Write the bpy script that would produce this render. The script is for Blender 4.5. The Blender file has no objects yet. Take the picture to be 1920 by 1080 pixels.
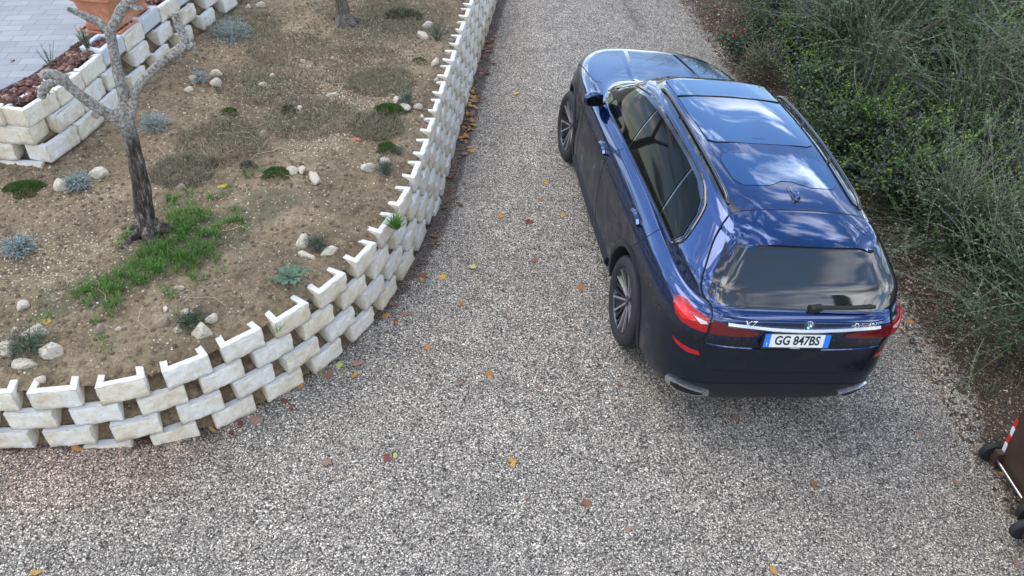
import bpy, bmesh, math, random
import numpy as np
from mathutils import Vector, Matrix, Euler
from mathutils.bvhtree import BVHTree
R = math.radians
S = bpy.context.scene
COL = S.collection

# ---------------------------------------------------------------- camera
cam_d = bpy.data.cameras.new('camera')
cam = bpy.data.objects.new('camera', cam_d)
COL.objects.link(cam)
RT = ((0.9996573, 0.0166506, 0.0201988), (-0.0261769, 0.6358603, 0.7713602), (0.0, -0.7716246, 0.6360782))
CM = Matrix(RT).transposed().to_4x4()
CM.translation = (0, 0, 4.93884)
cam.matrix_world = CM
cam_d.sensor_width = 36.0
cam_d.lens = 28.14
cam_d.clip_start = 0.1
cam_d.clip_end = 3000
S.camera = cam

# ---------------------------------------------------------------- world, sun, exposure
SUN_EL, SUN_AZ = R(58), R(-60)        # veiled, to the left
w = bpy.data.worlds.new('World')
S.world = w
w.use_nodes = True
nt = w.node_tree
nt.nodes.clear()
def wn(t, **k):
    n = nt.nodes.new(t)
    for a, b in k.items(): setattr(n, a, b)
    return n
out = wn('ShaderNodeOutputWorld'); bg = wn('ShaderNodeBackground')
sky = wn('ShaderNodeTexSky', sky_type='NISHITA', sun_disc=False, sun_elevation=SUN_EL, sun_rotation=SUN_AZ, altitude=300.0, air_density=1.0, dust_density=0.6, ozone_density=1.6)
tc = wn('ShaderNodeTexCoord')
mp = wn('ShaderNodeMapping'); mp.inputs['Scale'].default_value = (1.0, 1.0, 2.2); mp.inputs['Location'].default_value = (6.3, 9.1, 5.5)
nz = wn('ShaderNodeTexNoise'); nz.inputs['Scale'].default_value = 5.0; nz.inputs['Detail'].default_value = 9; nz.inputs['Roughness'].default_value = 0.58; nz.inputs['Distortion'].default_value = 0.35
cr = wn('ShaderNodeValToRGB'); cr.color_ramp.elements[0].position = 0.50; cr.color_ramp.elements[1].position = 0.62
cr.color_ramp.elements[0].color = (0, 0, 0, 1); cr.color_ramp.elements[1].color = (1, 1, 1, 1)
# more cloud in the half of the sky behind the camera
sep = wn('ShaderNodeSeparateXYZ'); mr = wn('ShaderNodeMapRange'); mr.inputs[1].default_value = 0.25; mr.inputs[2].default_value = -0.75; mr.inputs[3].default_value = 0.0; mr.inputs[4].default_value = 0.07
add = wn('ShaderNodeMath', operation='ADD')
nz2 = wn('ShaderNodeTexNoise'); nz2.inputs['Scale'].default_value = 4.0; nz2.inputs['Detail'].default_value = 6
cr2 = wn('ShaderNodeValToRGB'); cr2.color_ramp.elements[0].position = 0.40; cr2.color_ramp.elements[1].position = 0.60
cr2.color_ramp.elements[0].color = (1.3, 1.5, 1.9, 1); cr2.color_ramp.elements[1].color = (15.0, 15.0, 15.0, 1)
mix = wn('ShaderNodeMix', data_type='RGBA')
L = nt.links.new
L(tc.outputs['Generated'], mp.inputs['Vector']); L(mp.outputs[0], nz.inputs['Vector']); L(mp.outputs[0], nz2.inputs['Vector'])
L(tc.outputs['Generated'], sep.inputs[0]); L(sep.outputs['Y'], mr.inputs[0])
L(nz.outputs['Fac'], add.inputs[0]); L(mr.outputs[0], add.inputs[1]); L(add.outputs[0], cr.inputs[0])
L(nz2.outputs['Fac'], cr2.inputs[0])
tint = wn('ShaderNodeMix', data_type='RGBA', blend_type='MULTIPLY'); tint.inputs[0].default_value = 1.0; tint.inputs[7].default_value = (0.92, 1.0, 1.03, 1)
L(sky.outputs[0], tint.inputs[6])
L(cr.outputs[0], mix.inputs[0]); L(tint.outputs[2], mix.inputs[6]); L(cr2.outputs[0], mix.inputs[7])
L(mix.outputs[2], bg.inputs['Color']); bg.inputs['Strength'].default_value = 0.15
L(bg.outputs[0], out.inputs['Surface'])
sun_d = bpy.data.lights.new('sun', 'SUN')
sun_d.energy = 1.0; sun_d.angle = R(45); sun_d.color = (1.0, 0.90, 0.76)
sun = bpy.data.objects.new('sun', sun_d); COL.objects.link(sun)
sd = Vector((math.sin(SUN_AZ) * math.cos(SUN_EL), math.cos(SUN_AZ) * math.cos(SUN_EL), math.sin(SUN_EL)))
sun.rotation_euler = sd.to_track_quat('Z', 'Y').to_euler()
S.view_settings.view_transform = 'Standard'; S.view_settings.look = 'None'
S.view_settings.exposure = 1.0; S.view_settings.gamma = 1.0

# ---------------------------------------------------------------- helpers
def mat(name, color=(0.5, 0.5, 0.5), rough=0.6, metal=0.0, coat=0.0, spec=0.5, **kw):
    m = bpy.data.materials.new(name); m.use_nodes = True
    b = m.node_tree.nodes['Principled BSDF']
    b.inputs['Base Color'].default_value = (*color, 1)
    b.inputs['Roughness'].default_value = rough; b.inputs['Metallic'].default_value = metal
    b.inputs['Coat Weight'].default_value = coat; b.inputs['Coat Roughness'].default_value = 0.02
    b.inputs['Specular IOR Level'].default_value = spec
    for k, v in kw.items(): b.inputs[k].default_value = v
    return m
class NT:
    """small node helper on a material"""
    def __init__(s, m): s.t = m.node_tree; s.b = s.t.nodes['Principled BSDF']; s.L = s.t.links.new
    def n(s, t, ins=None, **k):
        x = s.t.nodes.new(t)
        for a, b in k.items(): setattr(x, a, b)
        for a, b in (ins or {}).items():
            if isinstance(b, bpy.types.NodeSocket): s.L(b, x.inputs[a])
            else: x.inputs[a].default_value = b
        return x
    def ramp(s, fac, stops, interp='LINEAR'):
        x = s.t.nodes.new('ShaderNodeValToRGB'); c = x.color_ramp; c.interpolation = interp
        while len(c.elements) < len(stops): c.elements.new(0.5)
        for e, (p, col) in zip(c.elements, stops): e.position = p; e.color = (*col, 1) if len(col) == 3 else col
        s.L(fac, x.inputs[0]); return x.outputs[0]
    def mixc(s, fac, a, b, mode='MIX'):
        x = s.t.nodes.new('ShaderNodeMix'); x.data_type = 'RGBA'; x.blend_type = mode
        for i, v in ((0, fac), (6, a), (7, b)):
            if isinstance(v, bpy.types.NodeSocket): s.L(v, x.inputs[i])
            else: x.inputs[i].default_value = (*v, 1) if isinstance(v, tuple) and len(v) == 3 else v
        return x.outputs[2]
    def noise(s, vec, scale, detail=4, rough=0.55, out='Fac'):
        return s.n('ShaderNodeTexNoise', {'Vector': vec, 'Scale': scale, 'Detail': detail, 'Roughness': rough}).outputs[out]
    def bump(s, h, strength, dist):
        x = s.n('ShaderNodeBump', {'Height': h, 'Strength': strength, 'Distance': dist}); s.L(x.outputs[0], s.b.inputs['Normal']); return x
    def obj(s): return s.n('ShaderNodeTexCoord').outputs['Object']
    def pos(s): return s.n('ShaderNodeNewGeometry').outputs['Position']
    def island(s): return s.n('ShaderNodeNewGeometry').outputs['Random Per Island']
    def orand(s): return s.n('ShaderNodeObjectInfo').outputs['Random']

def setp(o, label=None, cat=None, group=None, kind=None):
    if label: o['label'] = label
    if cat: o['category'] = cat
    if group: o['group'] = group
    if kind: o['kind'] = kind
    return o
def mesh_obj(name, verts, faces, m, parent=None, smooth=False, mats=None, mi=None):
    me = bpy.data.meshes.new(name)
    me.from_pydata([tuple(v) for v in verts], [], [tuple(f) for f in faces])
    for mm in (mats or [m]): me.materials.append(mm)
    if mi is not None: me.polygons.foreach_set('material_index', mi)
    if smooth: me.polygons.foreach_set('use_smooth', [True] * len(me.polygons))
    me.update()
    o = bpy.data.objects.new(name, me); COL.objects.link(o)
    if parent: o.parent = parent
    return o
def bm_obj(name, bm, m, parent=None, smooth=False):
    me = bpy.data.meshes.new(name); bmesh.ops.recalc_face_normals(bm, faces=bm.faces); bm.to_mesh(me); bm.free()
    me.materials.append(m)
    if smooth: me.polygons.foreach_set('use_smooth', [True] * len(me.polygons))
    o = bpy.data.objects.new(name, me); COL.objects.link(o)
    if parent: o.parent = parent
    return o
def quad_mesh(name, V, m, parent=None, nper=4, mats=None, mi=None):
    """V: (n, nper, 3) array of separate polygons, built fast"""
    V = np.asarray(V, np.float32); n = len(V)
    me = bpy.data.meshes.new(name)
    me.vertices.add(n * nper); me.vertices.foreach_set('co', V.reshape(-1))
    me.loops.add(n * nper); me.loops.foreach_set('vertex_index', np.arange(n * nper, dtype=np.int32))
    me.polygons.add(n); me.polygons.foreach_set('loop_start', np.arange(0, n * nper, nper, dtype=np.int32))
    for mm in (mats or [m]): me.materials.append(mm)
    if mi is not None: me.polygons.foreach_set('material_index', np.asarray(mi, np.int32))
    me.update(calc_edges=True)
    o = bpy.data.objects.new(name, me); COL.objects.link(o)
    if parent: o.parent = parent
    return o
def empty(name, loc=(0, 0, 0), rz=0.0, scale=1.0):
    o = bpy.data.objects.new(name, None); COL.objects.link(o); o.empty_display_size = 0.1
    o.location = loc; o.rotation_euler = (0, 0, rz); o.scale = (scale,) * 3
    return o
def copy_tree(o, parent=None, **k):
    c = o.copy(); COL.objects.link(c)
    if parent: c.parent = parent
    for ch in o.children: copy_tree(ch, c)
    for a, b in k.items(): setattr(c, a, b)
    return c
def sstep(a, b, x):
    t = min(1, max(0, (x - a) / (b - a))); return t * t * (3 - 2 * t)
def tube_arrays(P, rad, ns=6):
    """swept tube: returns verts, faces"""
    P = [Vector(p) for p in P]; V = []; F = []
    up = Vector((0.13, 0.21, 0.97))
    for i, p in enumerate(P):
        t = (P[min(i + 1, len(P) - 1)] - P[max(i - 1, 0)]).normalized()
        a = t.cross(up)
        if a.length < 1e-3: a = t.cross(Vector((1, 0, 0)))
        a.normalize(); b = t.cross(a)
        r = rad[i] if hasattr(rad, '__len__') else rad
        for k in range(ns):
            an = 2 * math.pi * k / ns; V.append(p + (a * math.cos(an) + b * math.sin(an)) * r)
        if i:
            for k in range(ns):
                q = (i - 1) * ns; F.append((q + k, q + (k + 1) % ns, q + ns + (k + 1) % ns, q + ns + k))
    F.append(tuple(range(ns))[::-1]); F.append(tuple(range(len(V) - ns, len(V))))
    return V, F
# ================================================================ THE CAR (local frame: x right, y forward from the rear axle, z up)
CAR_M = Matrix(((0.98641693, -0.12604748, 0.10532650, 1.88940732), (0.12729783, 0.99185087, -0.00520699, 5.49822295),
                (-0.10381185, 0.01854409, 0.99442406, -0.10173561), (0, 0, 0, 1)))
car = empty('suv_car')
car.matrix_world = CAR_M
setp(car, 'glossy dark blue luxury SUV parked on the gravel driveway, seen from behind and above', 'car')
paint = mat('car_paint', (0.012, 0.035, 0.12), 0.16, 0.85, 1.0)
paint.node_tree.nodes['Principled BSDF'].inputs['Coat IOR'].default_value = 1.7
q = NT(paint)
dust_shade = q.n('ShaderNodeMapRange', {0: q.n('ShaderNodeSeparateXYZ', {0: q.obj()}).outputs['Z'], 1: 1.30, 2: 0.85, 3: 0.0, 4: 0.7}).outputs[0]
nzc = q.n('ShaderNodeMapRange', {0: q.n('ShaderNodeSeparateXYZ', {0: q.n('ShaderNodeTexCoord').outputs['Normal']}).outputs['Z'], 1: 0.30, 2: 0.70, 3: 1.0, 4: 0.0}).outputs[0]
dust_shade = q.n('ShaderNodeMath', {0: dust_shade, 1: nzc}, operation='MULTIPLY').outputs[0]
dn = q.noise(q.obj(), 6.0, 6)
dd = q.n('ShaderNodeMath', {0: dust_shade, 1: dn}, operation='MULTIPLY').outputs[0]
q.L(q.mixc(q.n('ShaderNodeMapRange', {0: dust_shade, 1: 0.0, 2: 0.5, 3: 0.0, 4: 1.0}).outputs[0], (0.003, 0.034, 0.145), (0.006, 0.009, 0.019)), q.b.inputs['Base Color'])  # dust plus painted shade on the sides, bluer top for the reflected sky
q.L(q.n('ShaderNodeMapRange', {0: dd, 1: 0.0, 2: 0.4, 3: 0.14, 4: 0.38}).outputs[0], q.b.inputs['Roughness'])
q.L(q.n('ShaderNodeMapRange', {0: dd, 1: 0.0, 2: 0.35, 3: 1.0, 4: 0.22}).outputs[0], q.b.inputs['Coat Weight'])
q.L(q.n('ShaderNodeMapRange', {0: dd, 1: 0.0, 2: 0.35, 3: 0.85, 4: 0.15}).outputs[0], q.b.inputs['Metallic'])
q.b.inputs['Specular IOR Level'].default_value = 0.25
glass = mat('tinted_glass', (0.004, 0.005, 0.005), 0.03, 0.0, 0.0, 0.12)
rglass = mat('rear_glass', (0.016, 0.017, 0.018), 0.03, 0.0, 0.6, 1.0)
roofglass = mat('roof_glass', (0.012, 0.085, 0.24), 0.03, 0.85, 1.0, 1.0); roofglass.node_tree.nodes['Principled BSDF'].inputs['Coat IOR'].default_value = 1.9
gloss = mat('gloss_black_trim', (0.008, 0.009, 0.012), 0.12, 0.0, 1.0)
seam = mat('panel_gap', (0.002, 0.002, 0.003), 0.8)
matte = mat('matte_black_plastic', (0.014, 0.015, 0.017), 0.55)
chrome = mat('satin_chrome', (0.72, 0.73, 0.74), 0.22, 1.0)
rubber = mat('tyre_rubber', (0.018, 0.018, 0.019), 0.75)
rimd = mat('rim_dark_metal', (0.06, 0.065, 0.075), 0.3, 0.85)
riml = mat('rim_machined_metal', (0.62, 0.63, 0.65), 0.3, 0.85)
red = mat('red_lamp_lens', (0.36, 0.004, 0.008), 0.12, 0.0, 0.6)
redd = mat('dark_red_lamp_lens', (0.12, 0.005, 0.010), 0.12, 0.0, 0.6)
lampw = mat('clear_lamp_lens', (0.55, 0.5, 0.5), 0.15, 0.0, 1.0)
white = mat('white_plate', (0.75, 0.76, 0.76), 0.35)
blue = mat('blue_plate_band', (0.02, 0.2, 0.75), 0.35)
black = mat('black_lettering', (0.012, 0.012, 0.012), 0.5)
silver = mat('silver_lettering', (0.75, 0.76, 0.78), 0.25, 0.7)
lblue = mat('light_blue_enamel', (0.03, 0.3, 0.72), 0.3)

# key rings: w, yf, yr, zf, zc(2.55), zm(0.4), zr, nf, nr
KR = [
 (0.60, 3.55, -0.75, .30, .30, .30, .34, 4, 5),
 (0.86, 3.78, -1.00, .25, .25, .25, .30, 4, 6),
 (0.945, 3.90, -1.085, .28, .28, .28, .36, 4.1, 6.5),
 (0.975, 3.96, -1.130, .38, .38, .38, .46, 4.2, 7),
 (0.992, 3.99, -1.150, .52, .52, .52, .57, 4.4, 7),
 (0.998, 3.995, -1.152, .68, .68, .68, .69, 4.5, 7),
 (1.000, 3.985, -1.128, .82, .83, .84, .82, 4.5, 7),
 (0.999, 3.955, -1.120, .90, .95, .97, .96, 4.3, 7),
 (0.990, 3.935, -1.130, 1.00, 1.07, 1.08, 1.09, 4.0, 7.5),
 (0.968, 3.885, -1.124, 1.06, 1.13, 1.16, 1.175, 3.8, 7),
 (0.932, 3.80, -1.112, 1.095, 1.165, 1.225, 1.205, 3.7, 7),
 (0.902, 3.58, -1.076, 1.12, 1.185, 1.255, 1.232, 3.6, 8),
 (0.886, 3.18, -1.046, 1.155, 1.195, 1.27, 1.247, 3.7, 8.5),
 (0.875, 2.74, -1.014, 1.185, 1.205, 1.285, 1.290, 3.7, 9.5),
 (0.850, 2.52, -0.950, 1.265, 1.265, 1.34, 1.38, 3.6, 11),
 (0.775, 2.26, -0.875, 1.42, 1.42, 1.49, 1.475, 3.6, 12),
 (0.700, 2.04, -0.800, 1.56, 1.56, 1.61, 1.57, 3.6, 12),
 (0.635, 1.90, -0.740, 1.655, 1.655, 1.70, 1.645, 3.8, 11),
 (0.590, 1.80, -0.680, 1.705, 1.705, 1.752, 1.695, 4, 8),
 (0.520, 1.68, -0.580, 1.742, 1.742, 1.782, 1.730, 4, 5),
 (0.400, 1.40, -0.350, 1.768, 1.768, 1.797, 1.765, 4, 5),
 (0.220, 0.90, 0.050, 1.788, 1.788, 1.804, 1.792, 4, 4),
]
def crom(a, b, c, d, t):
    return 0.5 * ((2 * b) + (-a + c) * t + (2 * a - 5 * b + 4 * c - d) * t * t + (-a + 3 * b - 3 * c + d) * t ** 3)
def ring(p, K=84):
    w_, yf, yr, zf, zc, zm, zr, nf, nr = p
    ym = 1.42 if yf > 1.9 else (yf * .55 + yr * .45)
    ym = min(ym, yf - .3); ym = max(ym, yr + .3)
    t = np.linspace(0, math.pi, 1601); c = np.cos(t); s = np.abs(np.sin(t))
    n = np.where(c > 0, nf, nr); Lh = np.where(c > 0, yf - ym, ym - yr)
    x = w_ * s ** (2 / n); y = ym + np.sign(c) * Lh * np.abs(c) ** (2 / n)
    d = np.concatenate([[0], np.cumsum(np.hypot(np.diff(x), np.diff(y)))]); u = np.linspace(0, d[-1], K)
    x = np.interp(u, d, x); y = np.interp(u, d, y)
    x[0] = x[-1] = 0
    yn = [yr, min(0.4, yf - .2), min(2.55, yf), yf + 1e-3]; zn = [zr, zm, zc, zf]
    if yn[2] >= yf - 1e-6: yn = [yr, (yf + yr) / 2, yf]; zn = [zr, zm, zf]
    # smooth monotone interpolation
    yn = np.array(yn); zn = np.array(zn); sl = np.diff(zn) / np.diff(yn)
    m = np.concatenate([[sl[0]], (sl[1:] + sl[:-1]) / 2, [sl[-1]]])
    i = np.clip(np.searchsorted(yn, y) - 1, 0, len(yn) - 2); h = yn[i + 1] - yn[i]; tt = np.clip((y - yn[i]) / h, 0, 1)
    z = (2 * tt ** 3 - 3 * tt ** 2 + 1) * zn[i] + (tt ** 3 - 2 * tt ** 2 + tt) * h * m[i] + (-2 * tt ** 3 + 3 * tt ** 2) * zn[i + 1] + (tt ** 3 - tt ** 2) * h * m[i + 1]
    return np.stack([-x, y, z], 1)
def build_body():
    K = 84; SUB = 5; rings = []
    A = np.array(KR, float)
    for i in range(len(A) - 1):
        a, b, c, d = A[max(i - 1, 0)], A[i], A[i + 1], A[min(i + 2, len(A) - 1)]
        for k in range(SUB): rings.append(ring(crom(a, b, c, d, k / SUB), K))
    rings.append(ring(A[-1], K))
    V = []; F = []; N = 2 * K - 2
    for r_ in rings:
        full = np.concatenate([r_, (r_ * [-1, 1, 1])[-2:0:-1]]); V.append(full)
    V = np.concatenate(V); M = len(rings)
    for j in range(M - 1):
        for k in range(N): F.append((j * N + k, (j + 1) * N + k, (j + 1) * N + (k + 1) % N, j * N + (k + 1) % N))
    V = V.tolist()
    for j, z in ((0, .32), (M - 1, 1.806)):      # closing fans
        yc = sum(V[j * N + k][1] for k in range(N)) / N
        V.append([0, yc, z]); ci = len(V) - 1
        for k in range(N):
            f = (j * N + k, j * N + (k + 1) % N, ci); F.append(f if j == 0 else f[::-1])
    return V, F
V_, F_ = build_body()
body = mesh_obj('body', V_, F_, paint, car, smooth=True)
body.data.materials.append(matte)
# wheel arches cut out of the body
cutV, cutF = [], []
def cyl_x(x0, x1, y, z, r, ns=64):
    o_ = len(cutV)
    for x in (x0, x1):
        for k in range(ns):
            a = 2 * math.pi * k / ns; cutV.append((x, y + r * math.cos(a), z + r * math.sin(a)))
    for k in range(ns): cutF.append((o_ + k, o_ + ns + k, o_ + ns + (k + 1) % ns, o_ + (k + 1) % ns))
    cutF.append(tuple(range(o_, o_ + ns))); cutF.append(tuple(range(o_ + ns, o_ + 2 * ns))[::-1])
for y in (0.0, 3.105):
    cyl_x(0.58, 1.25, y, 0.42, 0.465); cyl_x(-1.25, -0.58, y, 0.42, 0.465)
cutter = mesh_obj('cutter', cutV, cutF, matte)
cutter.data.update()
bmx = bmesh.new(); bmx.from_mesh(cutter.data); bmesh.ops.recalc_face_normals(bmx, faces=bmx.faces); bmx.to_mesh(cutter.data); bmx.free()
bmx = bmesh.new(); bmx.from_mesh(body.data); bmesh.ops.recalc_face_normals(bmx, faces=bmx.faces)
CARBVH = BVHTree.FromBMesh(bmx)
bmx.to_mesh(body.data); bmx.free()
cutter.parent = car
md = body.modifiers.new('arch', 'BOOLEAN'); md.operation = 'DIFFERENCE'; md.object = cutter; md.solver = 'EXACT'
bpy.context.view_layer.update()
dg = bpy.context.evaluated_depsgraph_get()
nm = bpy.data.meshes.new_from_object(body.evaluated_get(dg))
body.modifiers.clear(); old = body.data; body.data = nm; nm.name = 'body'
bpy.data.objects.remove(cutter)
for p in nm.polygons:
    c = p.center; ins = False
    for y in (0.0, 3.105):
        if abs(math.hypot(c.y - y, c.z - .42) - .465) < .012 and 0.58 < abs(c.x) and abs(p.normal.x) < .3: ins = True
        if abs(abs(c.x) - .58) < .01 and math.hypot(c.y - y, c.z - .42) < .47 and abs(p.normal.x) > .8: ins = True
    if ins: p.material_index = 1; p.use_smooth = False

def hit(o, d):
    h = CARBVH.ray_cast(Vector(o), Vector(d).normalized())
    return (h[0], h[1]) if h[0] is not None else None
AX = {'left': (lambda a, b: (-3, a, b), (1, 0, 0)), 'right': (lambda a, b: (3, a, b), (-1, 0, 0)),
      'rear': (lambda a, b: (a, -4, b), (0, 1, 0)), 'top': (lambda a, b: (a, b, 4), (0, 0, -1)),
      'front': (lambda a, b: (a, 7, b), (0, -1, 0))}
for s_, nm_ in ((1, 'rearleft'), (-1, 'rearright')):   # diagonal view of a rear corner: a runs along the corner plane
    AX[nm_] = ((lambda s: (lambda a, b: (s * (-3 + a * .7071), -3 - a * .7071, b)))(s_), (s_ * .7071, .7071, 0))
def onbody(a, b, ax, lift=0.0):
    f, d = AX[ax]; h = hit(f(a, b), d)
    if h is None: return None
    n = h[1]
    if n.dot(Vector(d)) > 0: n = -n
    return h[0] + n * lift
def patch(name, poly, ax, lift, m, parent, step=0.03, drop=0.012, smooth=True, fit=None):
    """a panel lying on the body surface, with a skirt going down into it"""
    bm = bmesh.new()
    bm.faces.new([bm.verts.new((p[0], p[1], 0)) for p in poly])
    for k in (0, 1):
        lo = min(p[k] for p in poly); hi = max(p[k] for p in poly); c = math.ceil(lo / step) * step + 1e-4
        while c < hi:
            co = [0, 0, 0]; co[k] = c; no = [0, 0, 0]; no[k] = 1
            bmesh.ops.bisect_plane(bm, geom=bm.verts[:] + bm.edges[:] + bm.faces[:], plane_co=co, plane_no=no)
            c += step
    bad = []
    info = {}
    for v in bm.verts:
        p = onbody(v.co.x, v.co.y, ax, lift); q0 = onbody(v.co.x, v.co.y, ax, -drop)
        if p is None: bad.append(v)
        else: info[v] = (p, q0)
    if fit:                                   # a clean quadric through the panel, for glass
        o3 = {'rear': (0, 2, 1), 'top': (0, 1, 2)}[ax]; Pn = np.array([list(p) for p, _ in info.values()])
        a_, b_, c_ = (Pn[:, k] for k in o3); f_ = lambda a, b: np.stack([1 + 0 * a, b, a * a, b * b, b * a * a, a ** 4], -1)
        co, *_ = np.linalg.lstsq(f_(a_, b_), c_, rcond=None)
        for v, (p, q0) in info.items(): p[o3[2]] = float(f_(np.array(p[o3[0]]), np.array(p[o3[1]])) @ co) + fit
    for v, (p, q0) in info.items(): v.co = p
    if bad: bmesh.ops.delete(bm, geom=bad, context='VERTS')
    be = [e for e in bm.edges if e.is_boundary]
    low = {}
    for e in be:
        for v in e.verts:
            if v not in low: low[v] = bm.verts.new(info[v][1])
    for e in be:
        a, b = e.verts; bm.faces.new((a, b, low[b], low[a]))
    nb = len(be)
    bmesh.ops.recalc_face_normals(bm, faces=bm.faces)
    # make top face outward
    d = Vector(AX[ax][1]); tops = [f for f in bm.faces if not any(v in low.values() for v in f.verts)]
    if tops and sum(f.normal.dot(d) for f in tops) > 0: bmesh.ops.reverse_faces(bm, faces=bm.faces[:])
    me = bpy.data.meshes.new(name); bm.to_mesh(me); bm.free(); me.materials.append(m)
    if smooth:
        for p in me.polygons: p.use_smooth = True
        me.set_sharp_from_angle(angle=R(45))
    o = bpy.data.objects.new(name, me); COL.objects.link(o); o.parent = parent
    return o
def dens(pts, step=0.03):
    out_ = []
    for a, b in zip(pts, pts[1:]):
        n = max(1, int(math.hypot(b[0] - a[0], b[1] - a[1]) / step))
        for k in range(n): out_.append((a[0] + (b[0] - a[0]) * k / n, a[1] + (b[1] - a[1]) * k / n))
    out_.append(tuple(pts[-1])); return out_
def smoothp(pts, closed=False, sub=6):
    n = len(pts); out_ = []
    rng = range(n) if closed else range(n - 1)
    for i in rng:
        g = (lambda j: pts[j % n]) if closed else (lambda j: pts[min(max(j, 0), n - 1)])
        a, b, c, d = g(i - 1), g(i), g(i + 1), g(i + 2)
        for k in range(sub): out_.append(tuple(crom(np.array(a, float), np.array(b, float), np.array(c, float), np.array(d, float), k / sub)))
    if not closed: out_.append(tuple(pts[-1]))
    return out_
def strip(name, pts, width, ax, lift, m, parent, crown=0.0, step=0.03):
    """a narrow strip following the body (a shut line, a trim)"""
    P = dens(pts, step); V = []; F = []; rows = []
    for i, p in enumerate(P):
        a = P[max(i - 1, 0)]; b = P[min(i + 1, len(P) - 1)]
        tx, ty = b[0] - a[0], b[1] - a[1]; l = math.hypot(tx, ty) or 1; nx, ny = -ty / l, tx / l
        c = onbody(p[0] + nx * width / 2, p[1] + ny * width / 2, ax, lift); e = onbody(p[0] - nx * width / 2, p[1] - ny * width / 2, ax, lift)
        k = onbody(p[0], p[1], ax, lift + crown)
        c2 = onbody(p[0] + nx * width / 2, p[1] + ny * width / 2, ax, -.01); e2 = onbody(p[0] - nx * width / 2, p[1] - ny * width / 2, ax, -.01)
        if None in (c, e, k, c2, e2): continue
        rows.append((c2, c, k, e, e2))
    for r_ in rows: V += list(r_)
    for i in range(len(rows) - 1):
        for j in range(4): F.append((i * 5 + j, i * 5 + j + 1, i * 5 + 6 + j, i * 5 + 5 + j))
    F.append((0, 1, 2, 3, 4)); z = (len(rows) - 1) * 5; F.append((z + 4, z + 3, z + 2, z + 1, z))
    o = mesh_obj(name, V, F, m, parent, smooth=False)
    b_ = bmesh.new(); b_.from_mesh(o.data); bmesh.ops.recalc_face_normals(b_, faces=b_.faces); b_.to_mesh(o.data); b_.free()
    return o
def mir(poly): return [(-a, b) for a, b in poly][::-1]
def dl(pts): return [((-abs(x) - y) / 1.41421356, z) for x, y, z in pts]
def sub(o, P): o.parent = P; return o
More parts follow.
